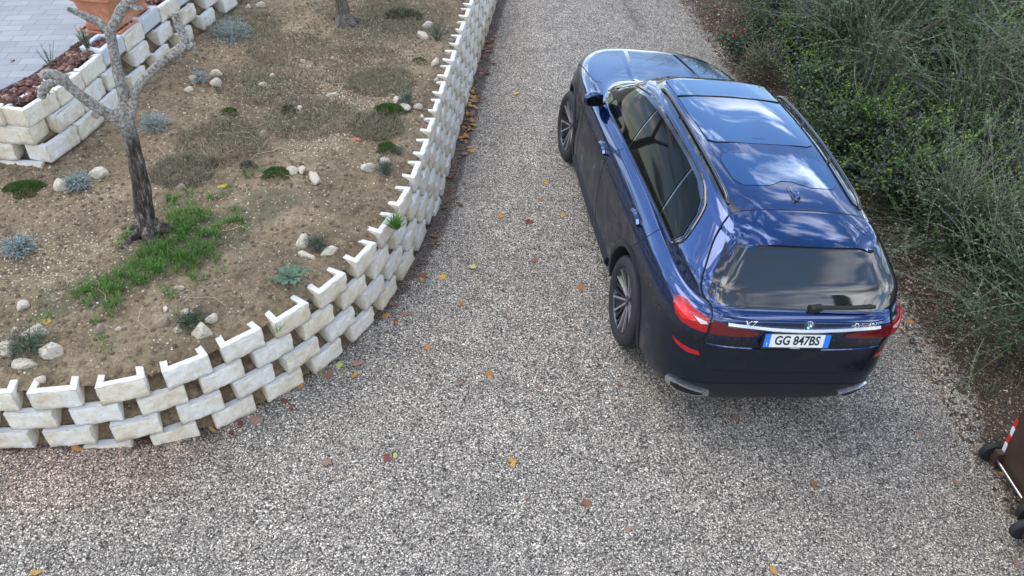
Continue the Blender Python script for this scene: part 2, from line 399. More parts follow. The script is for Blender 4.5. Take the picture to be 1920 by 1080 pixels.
# ---- glazing
SG = [(2.08, 1.222), (1.5, 1.272), (.68, 1.302), (0, 1.325), (-.34, 1.33), (-.39, 1.36), (-.43, 1.43), (-.33, 1.58), (-.22, 1.645), (.02, 1.69), (.33, 1.70), (.79, 1.692), (1.17, 1.668), (1.49, 1.632), (1.84, 1.545), (2.08, 1.42), (2.33, 1.265), (2.28, 1.235)]
for sd_, nm_ in (('left', -1), ('right', 1)):
    def seg(lo, hi):
        # clip the glass outline between slanted pillars (y at z=1.3, y at z=1.66)
        bm = bmesh.new(); bm.faces.new([bm.verts.new((a, b, 0)) for a, b in SG])
        for (y0, y1), keep in ((lo, 1), (hi, -1)):
            if y0 is None: continue
            n = Vector((0.36, -(y1 - y0), 0)) * keep
            bmesh.ops.bisect_plane(bm, geom=bm.verts[:] + bm.edges[:] + bm.faces[:], plane_co=(y0, 1.3, 0), plane_no=n, clear_inner=True)
        f = max(bm.faces, key=lambda f: f.calc_area()); p = [(v.co.x, v.co.y) for v in f.verts]; bm.free(); return p
    surround = patch('window_surround', SG, sd_, .004, gloss, car)
    def inset(p, d=.02):
        cx_ = sum(a for a, b in p) / len(p); cy_ = sum(b for a, b in p) / len(p)
        out_ = []
        n = len(p)
        area = sum(p[i][0] * p[(i + 1) % n][1] - p[(i + 1) % n][0] * p[i][1] for i in range(n))
        sg = 1 if area > 0 else -1
        for i in range(n):
            a, b, c = Vector(p[i - 1]), Vector(p[i]), Vector(p[(i + 1) % n])
            e1 = (b - a).normalized(); e2 = (c - b).normalized()
            n1 = Vector((-e1.y, e1.x)) * sg; n2 = Vector((-e2.y, e2.x)) * sg; m_ = (n1 + n2)
            m_ = m_ / max(.6, m_.dot(n1)) if m_.length > .01 else n1
            out_.append(tuple(b + m_ * d))
        return out_
    for lo, hi in (((1.10, 1.17), (None, None)), ((-.02, .14), (1.10, 1.17)), ((None, None), (-.02, .14))):
        patch('side_window', inset(seg(lo, hi), .016), sd_, .009, glass, car)
    lower = [(2.2, 1.225), (1.5, 1.262), (.68, 1.292), (0, 1.315), (-.36, 1.322)]
    strip('window_trim', smoothp(lower, sub=4), .022, sd_, .010, mat('trim_gloss', (0.02, 0.05, 0.15), 0.12, 0.8, 1.0) if 'trim_gloss' not in bpy.data.materials else bpy.data.materials['trim_gloss'], car, crown=.008)
    strip('window_trim', smoothp([(-.36, 1.322), (-.405, 1.35), (-.452, 1.43), (-.35, 1.59), (-.23, 1.66), (.02, 1.71), (.6, 1.715), (1.17, 1.688), (1.6, 1.625), (2.0, 1.49), (2.36, 1.275)], sub=5), .02, sd_, .008, gloss, car, crown=.004)
    # shut lines
    strip('door_gap', smoothp([(1.16, 1.25), (1.25, 1.12), (1.31, .95), (1.31, .72), (1.25, .5), (1.2, .33)]), .007, sd_, .0015, seam, car)
    strip('door_gap', smoothp([(-.12, 1.30), (-.10, 1.18), (.02, 1.0), (.14, .90)]), .007, sd_, .0015, seam, car)
    strip('door_gap', smoothp([(2.40, 1.17), (2.40, 1.0), (2.38, .8), (2.40, .6), (2.36, .35)]), .007, sd_, .0015, seam, car)
    for ya, za in ((1.43, 1.095), (.19, 1.165)):
        cup = patch('handle_recess', [(ya + .115 * math.cos(t * .3927), za + .035 * math.sin(t * .3927)) for t in range(16)], sd_, .002, gloss, car, step=.02)
        h = strip('door_handle', smoothp([(ya - .11, za - .012), (ya - .06, za), (ya, za + .004), (ya + .06, za + .002), (ya + .11, za - .008)]), .03, sd_, .022, paint, car, crown=.016)
    for y0 in (0, 3.105):
        arc = [(y0 + .495 * math.cos(R(a)), .42 + .495 * math.sin(R(a))) for a in range(-15 if y0 else -14, 196, 5)]
        strip('wheel_arch_trim', arc, .055, sd_, .008, matte if False else bpy.data.materials.get('arch_paint') or mat('arch_paint', (0.008, 0.010, 0.018), 0.42, 0.2, 0.2), car, crown=.008)
    strip('door_sill', [(.62, .345), (1.5, .33), (2.48, .345)], .10, sd_, .012, bpy.data.materials['arch_paint'], car, crown=.02)
    strip('air_breather', smoothp([(2.62, .92), (2.56, .8), (2.58, .62), (2.6, .5)]), .035, sd_, .006, gloss, car, crown=.006)
GL = [(0, 1.249), (-.3, 1.25), (-.54, 1.254), (-.67, 1.272), (-.70, 1.30), (-.655, 1.42), (-.60, 1.53), (-.54, 1.625), (-.3, 1.66)]
GLr = GL + [(-a, b) for a, b in GL[:0:-1]]
rg = patch('rear_window', GLr, 'rear', .006, rglass, car, step=.02)
# black pillar covers beside the rear glass
for s_ in (-1, 1):
    pl = [(s_ * -.705, 1.31), (s_ * -.715, 1.30), (s_ * -.752, 1.30), (s_ * -.70, 1.44), (s_ * -.61, 1.62), (s_ * -.60, 1.535), (s_ * -.66, 1.42)]
    patch('pillar_cover', pl, 'rear', .003, gloss, car)
wip = strip('rear_wiper', smoothp([(.07, 1.268), (.2, 1.272), (.40, 1.276), (.54, 1.284)]), .022, 'rear', .034, matte, car, crown=.014)
pv = strip('wiper_pivot', [(.03, 1.262), (.07, 1.264), (.12, 1.27)], .045, 'rear', .022, matte, wip, crown=.02)
# windscreen
WS = [(0, 2.64), (.4, 2.62), (.70, 2.50), (.78, 2.40), (.70, 2.12), (.56, 1.93), (.3, 1.90)]
ws = patch('windscreen', WS + mir(WS[1:])[:0:-1][::-1] if False else [(a, b) for a, b in WS] + [(0, 1.90)] + [(-a, b) for a, b in WS[:0:-1]], 'top', .004, glass, car)
# roof glass
ra = [(-.46, .43), (-.487, .9), (-.487, 1.62), (0, 1.66), (.487, 1.62), (.487, .9), (.46, .43), (.40, .395), (-.40, .395)]
patch('roof_glass', ra, 'top', .003, roofglass, car, fit=.002)
strip('roof_gap', [(-.487, 1.24), (0, 1.27), (.487, 1.24)], .012, 'top', .010, seam, car)
rb = [(-.40, .22), (-.44, .14), (-.42, -.12), (-.36, -.20), (-.16, -.20), (-.09, -.17), (-.04, -.135), (.06, -.135), (.12, -.17), (.2, -.205), (.38, -.20), (.43, -.14), (.44, .12), (.39, .21), (0, .235)]
patch('roof_glass', rb, 'top', .003, roofglass, car, fit=.001)
for pl in (ra, rb): strip('roof_gap', pl + pl[:1], .007, 'top', .001, seam, car)
strip('roof_gap', [(-.55, -.50), (-.5, -.49), (0, -.475), (.5, -.49), (.55, -.50)], .008, 'top', .0015, seam, car)
for s_ in (-1, 1):
    rl = [(s_ * .50, 1.76), (s_ * .552, 1.5), (s_ * .572, .7), (s_ * .560, .1), (s_ * .535, -.3), (s_ * .505, -.50)]
    strip('roof_channel', smoothp(rl), .05, 'top', .002, gloss, car)
    P = []; rr = []
    n = 40
    for i in range(n + 1):
        u = i / n; y = 1.45 - 1.85 * u; x = s_ * (.566 + .014 * math.sin(u * 3.1) - .03 * u)
        p = onbody(x * .97, y, 'top'); up_ = .034 * min(1, math.sin(math.pi * min(1, max(0, u))) * 6)
        P.append((x, y, p.z + up_)); rr.append(.014)
    v, f = tube_arrays(P, rr, 8)
    rail = mesh_obj('roof_rail', v, f, gloss, car, smooth=True)
    for u in (.33, .66):
        i = int(u * n); v, f = tube_arrays([P[i], (P[i][0] * .99, P[i][1], P[i][2] - .045)], [.014, .022], 8); mesh_obj('rail_foot', v, f, gloss, rail)
# spoiler
V = []; F = []; nx = 26; rowsn = 7
for i in range(nx + 1):
    u = -1 + 2 * i / nx; x = .625 * u
    e = abs(u) ** 6
    zt = 1.752 - .035 * u * u - .03 * e
    pr_ = [(-.505 - .02 * e, 1.747 - .02 * u * u - .045 * e + .002), (-.60, 1.735 - .02 * u * u - .045 * e), (-.70, 1.715 - .02 * u * u - .045 * e), (-.79 + .05 * u * u, 1.690 - .02 * u * u - .045 * e), (-.825 + .055 * u * u, 1.672 - .018 * u * u - .045 * e), (-.815 + .055 * u * u, 1.655 - .018 * u * u - .045 * e), (-.70, 1.64 - .018 * u * u - .045 * e), (-.56, 1.62)]
    xs = x * (1 - .0 * e)
    V += [((.545 + .055 * min(1, k / 4)) * u, y + .05 * max(0, abs(u) - .86) / .14 * (k > 1), z - .02 * e * (k < 5)) for k, (y, z) in enumerate(pr_)]
M_ = 8
for i in range(nx):
    for k in range(M_ - 1): F.append((i * M_ + k, (i + 1) * M_ + k, (i + 1) * M_ + k + 1, i * M_ + k + 1))
F.append(tuple(range(M_))); F.append(tuple(range(nx * M_, nx * M_ + M_))[::-1])
for i in range(nx + 1):
    u = abs(-1 + 2 * i / nx); bl = sstep(.62, 1.0, u)
    for k in range(5):
        x, y, z = V[i * M_ + k]; h_ = onbody(x * .985, y, 'top')
        if h_ is not None: V[i * M_ + k] = (x * (1 - .02 * bl), y, z * (1 - bl) + (h_.z + (.004 if k < 4 else .0)) * bl)
sp = mesh_obj('roof_spoiler', V, F, paint, car, smooth=True)
b_ = bmesh.new(); b_.from_mesh(sp.data); bmesh.ops.recalc_face_normals(b_, faces=b_.faces); b_.to_mesh(sp.data); b_.free(); sp.data.set_sharp_from_angle(angle=R(40))
V, F = tube_arrays([(.57 * u / 10, -.800 + .05 * (u / 10) ** 2, 1.652 - .018 * (u / 10) ** 2 - .045 * abs(u / 10) ** 6) for u in range(-10, 11)], .009, 6)
mesh_obj('brake_lamp', V, F, gloss, sp)
# fin
V = []; F = []
for i, (y, h, wd) in enumerate(((-.19, .004, .008), (-.23, .022, .022), (-.27, .042, .030), (-.31, .060, .034), (-.345, .070, .032), (-.365, .062, .026), (-.375, .0, .02))):
    b0 = onbody(0.02, y, 'top').z
    V += [(.02 - wd, y, b0 - .004), (.02 - wd * .62, y, b0 + h * .55), (.02, y - .0, b0 + h), (.02 + wd * .62, y, b0 + h * .55), (.02 + wd, y, b0 - .004)]
    if i:
        for k in range(4): F.append(((i - 1) * 5 + k, (i - 1) * 5 + k + 1, i * 5 + k + 1, i * 5 + k))
F.append((34, 33, 32, 31, 30))
fin = mesh_obj('roof_antenna', V, F, paint, car, smooth=True); sm = fin.modifiers.new('s', 'SUBSURF'); sm.levels = 2; sm.render_levels = 2
patch('antenna_base', [(.02 + .043 * math.cos(a * .3927), -.285 + .105 * math.sin(a * .3927)) for a in range(16)], 'top', .005, gloss, fin, step=.03)
# ---- rear
tg = [(-.545, -.50, 1.70), (-.60, -.56, 1.58), (-.66, -.70, 1.44), (-.715, -.83, 1.315), (-.712, -.92, 1.268), (-.695, -1.0, 1.235), (-.69, -1.05, 1.18), (-.705, -1.08, 1.08), (-.718, -1.08, .96), (-.69, -1.10, .81), (-.647, -1.13, .71)]
for nm_ in ('rearleft', 'rearright'): strip('tailgate_gap', smoothp(dl(tg), sub=4), .008, nm_, .0085, seam, car)
strip('tailgate_gap', [(-.64, .712), (-.3, .705), (0, .702), (.3, .705), (.64, .712)], .010, 'rear', .003, seam, car)
strip('bumper_crease', smoothp([(-.70, .955), (-.38, .935), (0, .928), (.38, .935), (.70, .955)]), .010, 'rear', .002, paint, car, crown=.007)
dif = [(-.86, .40), (-.78, .56), (-.5, .585), (0, .59), (.5, .585), (.78, .56), (.86, .40), (.5, .345), (0, .335), (-.5, .345)]
patch('rear_diffuser', dif, 'rear', .004, bpy.data.materials['arch_paint'], car)
lampo = [(-.90, -.80, 1.165), (-.888, -.825, 1.185), (-.84, -.885, 1.198), (-.78, -.97, 1.19), (-.72, -1.035, 1.182), (-.705, -1.05, 1.178)]
lampu = [(-.705, -1.075, 1.068), (-.76, -1.05, 1.066), (-.85, -.96, 1.058), (-.888, -.89, 1.075), (-.905, -.82, 1.125)]
inner_t = [(-.685, -1.06, 1.175), (-.58, -1.085, 1.168), (-.50, -1.10, 1.150), (-.40, -1.115, 1.125), (-.335, -1.125, 1.100)]
inner_b = [(-.345, -1.127, 1.078), (-.40, -1.124, 1.068), (-.51, -1.12, 1.064), (-.685, -1.08, 1.066)]
for nm_ in ('rearleft', 'rearright'):
    tl = patch('tail_lamp', dl(lampo + lampu), nm_, .010, red, car, step=.025)
    patch('lamp_inner', dl([(-.88, -.845, 1.155), (-.84, -.895, 1.175), (-.80, -.93, 1.17), (-.76, -1.0, 1.13), (-.85, -.95, 1.09), (-.89, -.85, 1.11)]), nm_, .013, mat('bright_red_lamp', (.62, .008, .014), .1, 0, .6) if 'bright_red_lamp' not in bpy.data.materials else bpy.data.materials['bright_red_lamp'], tl, step=.03)
    patch('clear_lens', dl([(-.795, -.985, 1.155), (-.72, -1.045, 1.155), (-.705, -1.055, 1.140), (-.75, -1.04, 1.125)]), nm_, .0135, lampw, tl, step=.03)
    tl2 = patch('tail_lamp', dl(inner_t + inner_b), nm_, .008, redd, car, step=.025)
    patch('reflector', dl([(-.885, -.93, .872), (-.83, -1.0, .862), (-.72, -1.08, .862), (-.705, -1.09, .83), (-.79, -1.05, .822), (-.86, -.97, .838)]), nm_, .006, red, car, step=.03)
    eo = [(-.84, -.97, .50), (-.79, -1.06, .525), (-.62, -1.12, .50), (-.545, -1.13, .475), (-.54, -1.12, .43), (-.62, -1.1, .40), (-.77, -1.04, .405), (-.83, -.97, .44)]
    ei = [(-.80, -1.0, .485), (-.77, -1.06, .50), (-.64, -1.11, .478), (-.59, -1.125, .462), (-.60, -1.12, .44), (-.65, -1.1, .425), (-.76, -1.04, .43), (-.79, -1.0, .45)]
    ex = patch('exhaust_trim', dl(eo), nm_, .022, chrome, car, step=.03, drop=.03)
    patch('exhaust_opening', dl(ei), nm_, .0245, seam, ex, step=.03)
bar_pts = [(-.715, 1.163), (-.6, 1.166), (-.45, 1.157), (-.25, 1.140), (0, 1.131), (.25, 1.140), (.45, 1.157), (.6, 1.166), (.715, 1.163)]
strip('chrome_bar', smoothp(bar_pts[1:-1]), .034, 'rear', .012, chrome, car, crown=.012)
strip('spoiler_lip', smoothp([(-.64, 1.212), (-.4, 1.207), (0, 1.205), (.4, 1.207), (.64, 1.212)]), .012, 'rear', .001, paint, car, crown=.005)
# plate
plt_ = empty('licence_plate'); plt_.parent = car
plt_.location = (-.03, -1.150, 1.046); plt_.rotation_euler = (R(-14), 0, 0)
def plate_box(name, x0, x1, z0, z1, y0, y1, m, bev=.0):
    v = [(x, y, z) for x in (x0, x1) for y in (y0, y1) for z in (z0, z1)]
    f = [(0, 1, 3, 2), (4, 6, 7, 5), (0, 4, 5, 1), (2, 3, 7, 6), (0, 2, 6, 4), (1, 5, 7, 3)]
    return mesh_obj(name, v, f, m, plt_)
plate_box('plate_frame', -.268, .268, -.072, .060, 0.001, .035, matte)
plate_box('plate_panel', -.259, .259, -.054, .054, -.004, .004, white)
plate_box('plate_band', -.259, -.214, -.054, .054, -.0055, .0, blue)
plate_box('plate_band', .214, .259, -.054, .054, -.0055, .0, blue)
def text_mesh(s, size, ext=0.0, shear=0.0, sx=1.0):
    c = bpy.data.curves.new('t', 'FONT'); c.body = s; c.size = size; c.align_x = 'CENTER'; c.align_y = 'CENTER'; c.extrude = ext; c.shear = shear; c.resolution_u = 3
    o = bpy.data.objects.new('t', c); COL.objects.link(o); bpy.context.view_layer.update()
    me = bpy.data.meshes.new_from_object(o.evaluated_get(bpy.context.evaluated_depsgraph_get())); bpy.data.objects.remove(o)
    for v in me.vertices: v.co.x *= sx
    return me
def plate_text(s, size, x, z, m, sx=1.0, name='lettering', y=-.0058, bold=0.0):
    me = text_mesh(s, size, .0008, 0, sx); o = bpy.data.objects.new(name, me); me.name = name; COL.objects.link(o)
    me.materials.clear(); me.materials.append(m); o.parent = plt_; o.location = (x, y, z); o.rotation_euler = (R(90), 0, 0)
    return o
def plate_text_bold(s, size, x, z, m, sx):
    c = bpy.data.curves.new('t', 'FONT'); c.body = s; c.size = size; c.align_x = 'CENTER'; c.align_y = 'CENTER'; c.extrude = .0008; c.offset = .0022; c.resolution_u = 3
    o = bpy.data.objects.new('t', c); COL.objects.link(o); bpy.context.view_layer.update()
    me = bpy.data.meshes.new_from_object(o.evaluated_get(bpy.context.evaluated_depsgraph_get())); bpy.data.objects.remove(o)
    for v in me.vertices: v.co.x *= sx
    me.name = 'lettering'; o = bpy.data.objects.new('lettering', me); COL.objects.link(o); me.materials.clear(); me.materials.append(m)
    o.parent = plt_; o.location = (x, -.0055, z); o.rotation_euler = (R(90), 0, 0)
plate_text_bold('GG 847BS', .105, 0.0, .0, black, .80)
plate_text('I', .035, -.237, -.028, white, 1.4)
plate_text('Dinamica', .020, 0, -.063, white, 1.0, y=-.0)
# badges that follow the tailgate
def badge(s, size, x, z, m, shear=0.0, sx=1.0, lift=.003, th=.004, name='badge_lettering'):
    me = text_mesh(s, size, .5, shear, sx)
    for v in me.vertices:
        p = onbody(x + v.co.x, z + v.co.y, 'rear', lift + (th if v.co.z > 0 else 0)); v.co = p
    me.materials.clear(); me.materials.append(m); me.name = name
    o = bpy.data.objects.new(name, me); COL.objects.link(o); o.parent = car; return o
badge('X7', .060, -.44, 1.178, silver, .25, 1.35)
badge('xDrive40d', .044, .46, 1.184, silver, .2, 1.1)
# roundel
em = patch('emblem', [(.028 + .037 * math.cos(a * .19635), 1.170 + .037 * math.sin(a * .19635)) for a in range(32)], 'rear', .006, chrome, car, step=.02)
patch('emblem_ring', [(.028 + .034 * math.cos(a * .19635), 1.170 + .034 * math.sin(a * .19635)) for a in range(32)], 'rear', .0072, black, em, step=.02)
for qd in range(4):
    pts = [(.028, 1.170)] + [(.028 + .021 * math.cos(R(qd * 90 + a)), 1.170 + .021 * math.sin(R(qd * 90 + a))) for a in range(0, 91, 15)]
    patch('emblem_quarter', pts, 'rear', .0085, white if qd in (0, 2) else lblue, em, step=.03)
for ch, an in (('B', 128), ('M', 90), ('W', 52)):
    me = text_mesh(ch, .012, .3, 0, 1)
    for v in me.vertices:
        a = R(an - 90); x = v.co.x * math.cos(a) - v.co.y * math.sin(a); z = v.co.x * math.sin(a) + v.co.y * math.cos(a)
        v.co = onbody(.028 + .0275 * math.cos(R(an)) + x, 1.170 + .0275 * math.sin(R(an)) + z, 'rear', .0078 + (.001 if v.co.z > 0 else 0))
    me.materials.clear(); me.materials.append(white); me.name = 'emblem_letter'; o = bpy.data.objects.new('emblem_letter', me); COL.objects.link(o); o.parent = em
# mirrors
for s_ in (-1, 1):
    bm = bmesh.new(); bmesh.ops.create_uvsphere(bm, u_segments=24, v_segments=14, radius=1)
    for v in bm.verts:
        x, y, z = v.co
        sx_ = math.copysign(abs(x) ** .75, x); sz_ = math.copysign(abs(z) ** .75, z)
        v.co = (s_ * (1.005 + .105 * sx_), 2.08 + .075 * y * (1.0 if y > 0 else .55) - .02 * sx_, 1.27 + .075 * sz_)
    mrr = bm_obj('wing_mirror', bm, paint, car, smooth=True)
    v, f = tube_arrays([(s_ * .86, 2.12, 1.20), (s_ * .92, 2.11, 1.205), (s_ * .98, 2.09, 1.225)], [.035, .028, .03], 8); mesh_obj('mirror_arm', v, f, gloss, mrr, smooth=True)
    bm = bmesh.new(); bmesh.ops.create_circle(bm, cap_ends=True, segments=20, radius=1)
    for v in bm.verts: v.co = (s_ * (1.0 + .085 * v.co.x), 2.034, 1.27 + .055 * v.co.y)
    mg = bm_obj('mirror_glass', bm, glass, mrr)
    so = mg.modifiers.new('t', 'SOLIDIFY'); so.thickness = .006
# bonnet lines
for s_ in (-1, 1):
    strip('bonnet_gap', smoothp([(s_ * .80, 2.62), (s_ * .86, 2.72), (s_ * .885, 3.1), (s_ * .86, 3.5), (s_ * .72, 3.72)]), .008, 'top', .0015, seam, car)
    strip('bonnet_crease', smoothp([(s_ * .40, 2.75), (s_ * .36, 3.2), (s_ * .30, 3.70)]), .10, 'top', .0005, paint, car, crown=.005)
# ---- wheels
def lathe_x(profile, ns=72):
    V = []; F = []; n = len(profile)
    for k in range(ns):
        a = 2 * math.pi * k / ns
        for x, r in profile: V.append((x, r * math.cos(a), r * math.sin(a)))
    for k in range(ns):
        for i in range(n - 1): F.append((k * n + i, k * n + i + 1, ((k + 1) % ns) * n + i + 1, ((k + 1) % ns) * n + i))
    return V, F
def make_wheel():
    w_ = empty('wheel')
    # outer face looks to -x
    V, F = lathe_x([(-.128, .288), (-.140, .298), (-.149, .32), (-.151, .345), (-.146, .37), (-.132, .388), (-.115, .396), (-.07, .399), (-.068, .391), (-.06, .391), (-.058, .399), (0, .40), (.002, .391), (.01, .391), (.012, .40), (.058, .399), (.06, .391), (.068, .391), (.07, .399), (.115, .396), (.14, .38), (.148, .34), (.13, .29)])
    mesh_obj('tyre', V, F, rubber, w_, smooth=True)
    V = []; F = []
    for k in range(72):                                   # tread blocks on both shoulders
        a = 2 * math.pi * k / 72
        for x0, x1 in ((-.118, -.074), (.074, .118)):
            b0 = len(V)
            for x in (x0, x1):
                for da in (-.028, .028):
                    for r_ in (.388, .4015): V.append((x, r_ * math.cos(a + da), r_ * math.sin(a + da)))
            F += [(b0, b0 + 1, b0 + 3, b0 + 2), (b0 + 4, b0 + 6, b0 + 7, b0 + 5), (b0 + 1, b0 + 5, b0 + 7, b0 + 3), (b0, b0 + 4, b0 + 5, b0 + 1), (b0 + 2, b0 + 3, b0 + 7, b0 + 6)]
    b0 = len(V); ns_ = 72
    for x_, r_ in ((-.1, .387), (.1, .387)):
        for k in range(ns_): V.append((x_, r_ * math.cos(2 * math.pi * k / ns_), r_ * math.sin(2 * math.pi * k / ns_)))
    for k in range(ns_): F.append((b0 + k, b0 + ns_ + k, b0 + ns_ + (k + 1) % ns_, b0 + (k + 1) % ns_))
    mesh_obj('tread', V, F, rubber, w_)
    V, F = lathe_x([(-.126, .291), (-.137, .288), (-.137, .279), (-.120, .272), (-.06, .262), (.03, .255), (.10, .27), (.125, .29)])
    rim = mesh_obj('rim', V, F, rimd, w_, smooth=True)
    V, F = lathe_x([(-.020, .02), (-.020, .19), (.0, .19), (.0, .02)], 48); mesh_obj('brake_disc', V, F, rimd, w_)
    V, F = lathe_x([(.01, .0), (.01, .26)], 48); mesh_obj('inner_wall', V, F, seam, w_)
    V, F = lathe_x([(-.092, 0.0), (-.092, .030), (-.082, .052), (-.06, .062), (-.02, .065)], 40); mesh_obj('hub', V, F, rimd, rim, smooth=True)
    V, F = lathe_x([(-.094, 0.0), (-.094, .024), (-.09, .026)], 32); mesh_obj('hub_cap', V, F, gloss, rim)
    def spoke(a0, a1, w0, w1, m, x0, x1, depth, nm):
        V = []; F = []
        n = 7
        for i in range(n):
            u = i / (n - 1); r_ = .05 + (.278 - .05) * u; an = a0 + (a1 - a0) * u ** .8
            wd = w0 + (w1 - w0) * u; x = x0 + (x1 - x0) * u ** 1.2
            c, s = math.cos(an), math.sin(an)
            for t, xx in ((-1, x), (1, x), (1, x + depth), (-1, x + depth)):
                V.append((xx, r_ * c - t * wd * s, r_ * s + t * wd * c))
        for i in range(n - 1):
            for k in range(4): F.append((i * 4 + k, i * 4 + (k + 1) % 4, i * 4 + 4 + (k + 1) % 4, i * 4 + 4 + k))
        F.append((0, 1, 2, 3)); F.append((n * 4 - 1, n * 4 - 2, n * 4 - 3, n * 4 - 4))
        return mesh_obj(nm, V, F, m, rim)
    for k in range(5):
        a = 2 * math.pi * k / 5 + math.pi / 2
        spoke(a, a, .018, .062, rimd, -.080, -.118, .03, 'spoke')
        for s_ in (-1, 1):
            spoke(a + s_ * .26, a + s_ * .24, .0075, .008, riml, -.088, -.133, .02, 'spoke_edge')
            spoke(a + s_ * .40, a + s_ * .52, .012, .014, rimd, -.082, -.124, .02, 'spoke')
    return w_
wh = make_wheel(); wh.parent = car; wh.location = (-.842, 0, .40); wh.rotation_euler = (R(8), 0, 0)
w2 = copy_tree(wh, car); w2.location = (-.832, 3.105, .40); w2.rotation_euler = (R(25), 0, R(3))
w3 = copy_tree(wh, car); w3.location = (.842, 0, .40); w3.rotation_euler = (R(15), 0, R(180))
w4 = copy_tree(wh, car); w4.location = (.832, 3.105, .40); w4.rotation_euler = (R(40), 0, R(183))
# ================================================================ THE PLACE
rnd = random.Random(7); rng = np.random.default_rng(7)
def pix(u, v, z):
    """point on the horizontal plane z seen at photo position (u, v); used once, at authoring scale, for small ground items"""
    d = CM.to_3x3() @ Vector(((u - 960) / 1500.8, -(v - 540) / 1500.8, -1)); t = (z - 4.93884) / d.z
    return (d.x * t, d.y * t, z)
def S_(a, b, x): t = np.clip((x - a) / (b - a), 0, 1); return t * t * (3 - 2 * t)
def drive_z(x, y):
    x = np.asarray(x, float); y = np.asarray(y, float)
    z = -.105 * np.clip(x - .95, 0, 2.9) * S_(1.0, 4.0, y) + .0186 * np.clip(y - 5.4, 0, 9) * S_(-.2, .6, x)
    z = z - .17 * S_(6.3, 9, y) * (1 - S_(-.7, .3, x)) + .17 * S_(-2.1, -3.3, x) * S_(2.5, 3.6, y)
    z = z - .45 * np.clip(x - 4.6, 0, 30) * .55
    z = np.where(x < -6, z + 0, z)
    return z
TOPW = [(-5.5, 3.78), (-5.05, 3.78), (-4.55, 3.785), (-4.1, 3.79), (-3.665, 3.802), (-3.234, 3.843), (-2.785, 3.935), (-2.382, 4.145), (-2.052, 4.438), (-1.744, 4.747), (-1.495, 5.126), (-1.285, 5.562), (-1.155, 6.005), (-1.045, 6.466), (-0.98, 6.959), (-0.935, 7.423), (-0.913, 7.905), (-0.893, 8.377), (-0.868, 8.834), (-0.844, 9.295), (-0.812, 9.761), (-0.780, 10.27), (-0.750, 10.75), (-0.716, 11.24), (-.68, 11.72), (-.64, 12.2), (-.60, 12.68), (-.56, 13.16), (-.52, 13.64), (-.48, 14.1), (-.44, 14.6)]
UPW = [(-8.5, 7.05), (-7.0, 6.85), (-5.6, 6.72), (-4.52, 6.62), (-4.40, 7.15), (-4.34, 7.85), (-4.27, 8.5), (-4.22, 9.1), (-4.12, 9.8), (-3.98, 10.6), (-3.8, 11.4), (-3.6, 12.4), (-3.3, 13.6), (-3.0, 15.2)]
TOPZ = .72; PATZ = 1.44
def polyline(P, n):
    P = np.array(P, float); d = np.concatenate([[0], np.cumsum(np.hypot(*np.diff(P, axis=0).T))]); u = np.linspace(0, d[-1], n)
    return np.stack([np.interp(u, d, P[:, 0]), np.interp(u, d, P[:, 1])], 1)
def vnoise(x, y, sc, seed=0):
    r_ = np.random.default_rng(seed).random((64, 64)); x = np.asarray(x) * sc; y = np.asarray(y) * sc
    xi = np.floor(x).astype(int); yi = np.floor(y).astype(int); fx = x - xi; fy = y - yi; fx = fx * fx * (3 - 2 * fx); fy = fy * fy * (3 - 2 * fy)
    g = lambda a, b: r_[a % 64, b % 64]
    return (g(xi, yi) * (1 - fx) + g(xi + 1, yi) * fx) * (1 - fy) + (g(xi, yi + 1) * (1 - fx) + g(xi + 1, yi + 1) * fx) * fy - .5

# ---- gravel
gm = mat('gravel', (0.3, 0.3, 0.3), 0.8); q = NT(gm)
P_ = q.pos()
warp = q.n('ShaderNodeVectorMath', {0: q.n('ShaderNodeTexNoise', {'Vector': P_, 'Scale': 40.0, 'Detail': 2.0}).outputs['Color'], 'Scale': 0.012}, operation='SCALE').outputs[0]
Pw = q.n('ShaderNodeVectorMath', {0: P_, 1: warp}, operation='ADD').outputs[0]
v1 = q.n('ShaderNodeTexVoronoi', {'Vector': Pw, 'Scale': 84.0}); v2 = q.n('ShaderNodeTexVoronoi', {'Vector': Pw, 'Scale': 135.0})
s1 = q.n('ShaderNodeSeparateColor', {0: v1.outputs['Color']}); s2 = q.n('ShaderNodeSeparateColor', {0: v2.outputs['Color']})
pal = [(0.0, (0.04, 0.04, 0.042)), (0.12, (0.11, 0.11, 0.112)), (0.28, (0.20, 0.20, 0.20)), (0.50, (0.30, 0.295, 0.285)), (0.70, (0.45, 0.44, 0.42)), (0.87, (0.60, 0.58, 0.54)), (0.96, (0.80, 0.79, 0.76)), (1.0, (0.34, 0.22, 0.17))]
c1 = q.ramp(s1.outputs[0], pal, 'CONSTANT'); c2 = q.ramp(s2.outputs[1], pal, 'CONSTANT')
sel = q.n('ShaderNodeMath', {0: s1.outputs[2], 1: 0.42}, operation='LESS_THAN').outputs[0]
c = q.mixc(sel, c1, c2)
e1 = q.ramp(v1.outputs['Distance'], [(0.35, (1, 1, 1)), (0.75, (0.22, 0.22, 0.23))])
e1s = q.n('ShaderNodeMath', {0: v1.outputs['Distance'], 1: 62.0}, operation='MULTIPLY')
c = q.mixc(1.0, c, q.ramp(q.n('ShaderNodeMath', {0: v1.outputs['Distance'], 1: 1.0}, operation='MULTIPLY').outputs[0], [(0.30, (1, 1, 1)), (0.78, (0.28, 0.28, 0.29))]), 'MULTIPLY')
big = q.noise(P_, 0.9, 5, 0.6); c = q.mixc(1.0, c, q.ramp(big, [(0.3, (1.20, 1.11, 0.99)), (0.7, (1.46, 1.35, 1.19))]), 'MULTIPLY')
big2 = q.noise(P_, 5.0, 4, 0.6); c = q.mixc(1.0, c, q.ramp(big2, [(0.25, (0.78, 0.77, 0.76)), (0.6, (1.1, 1.1, 1.1))]), 'MULTIPLY')
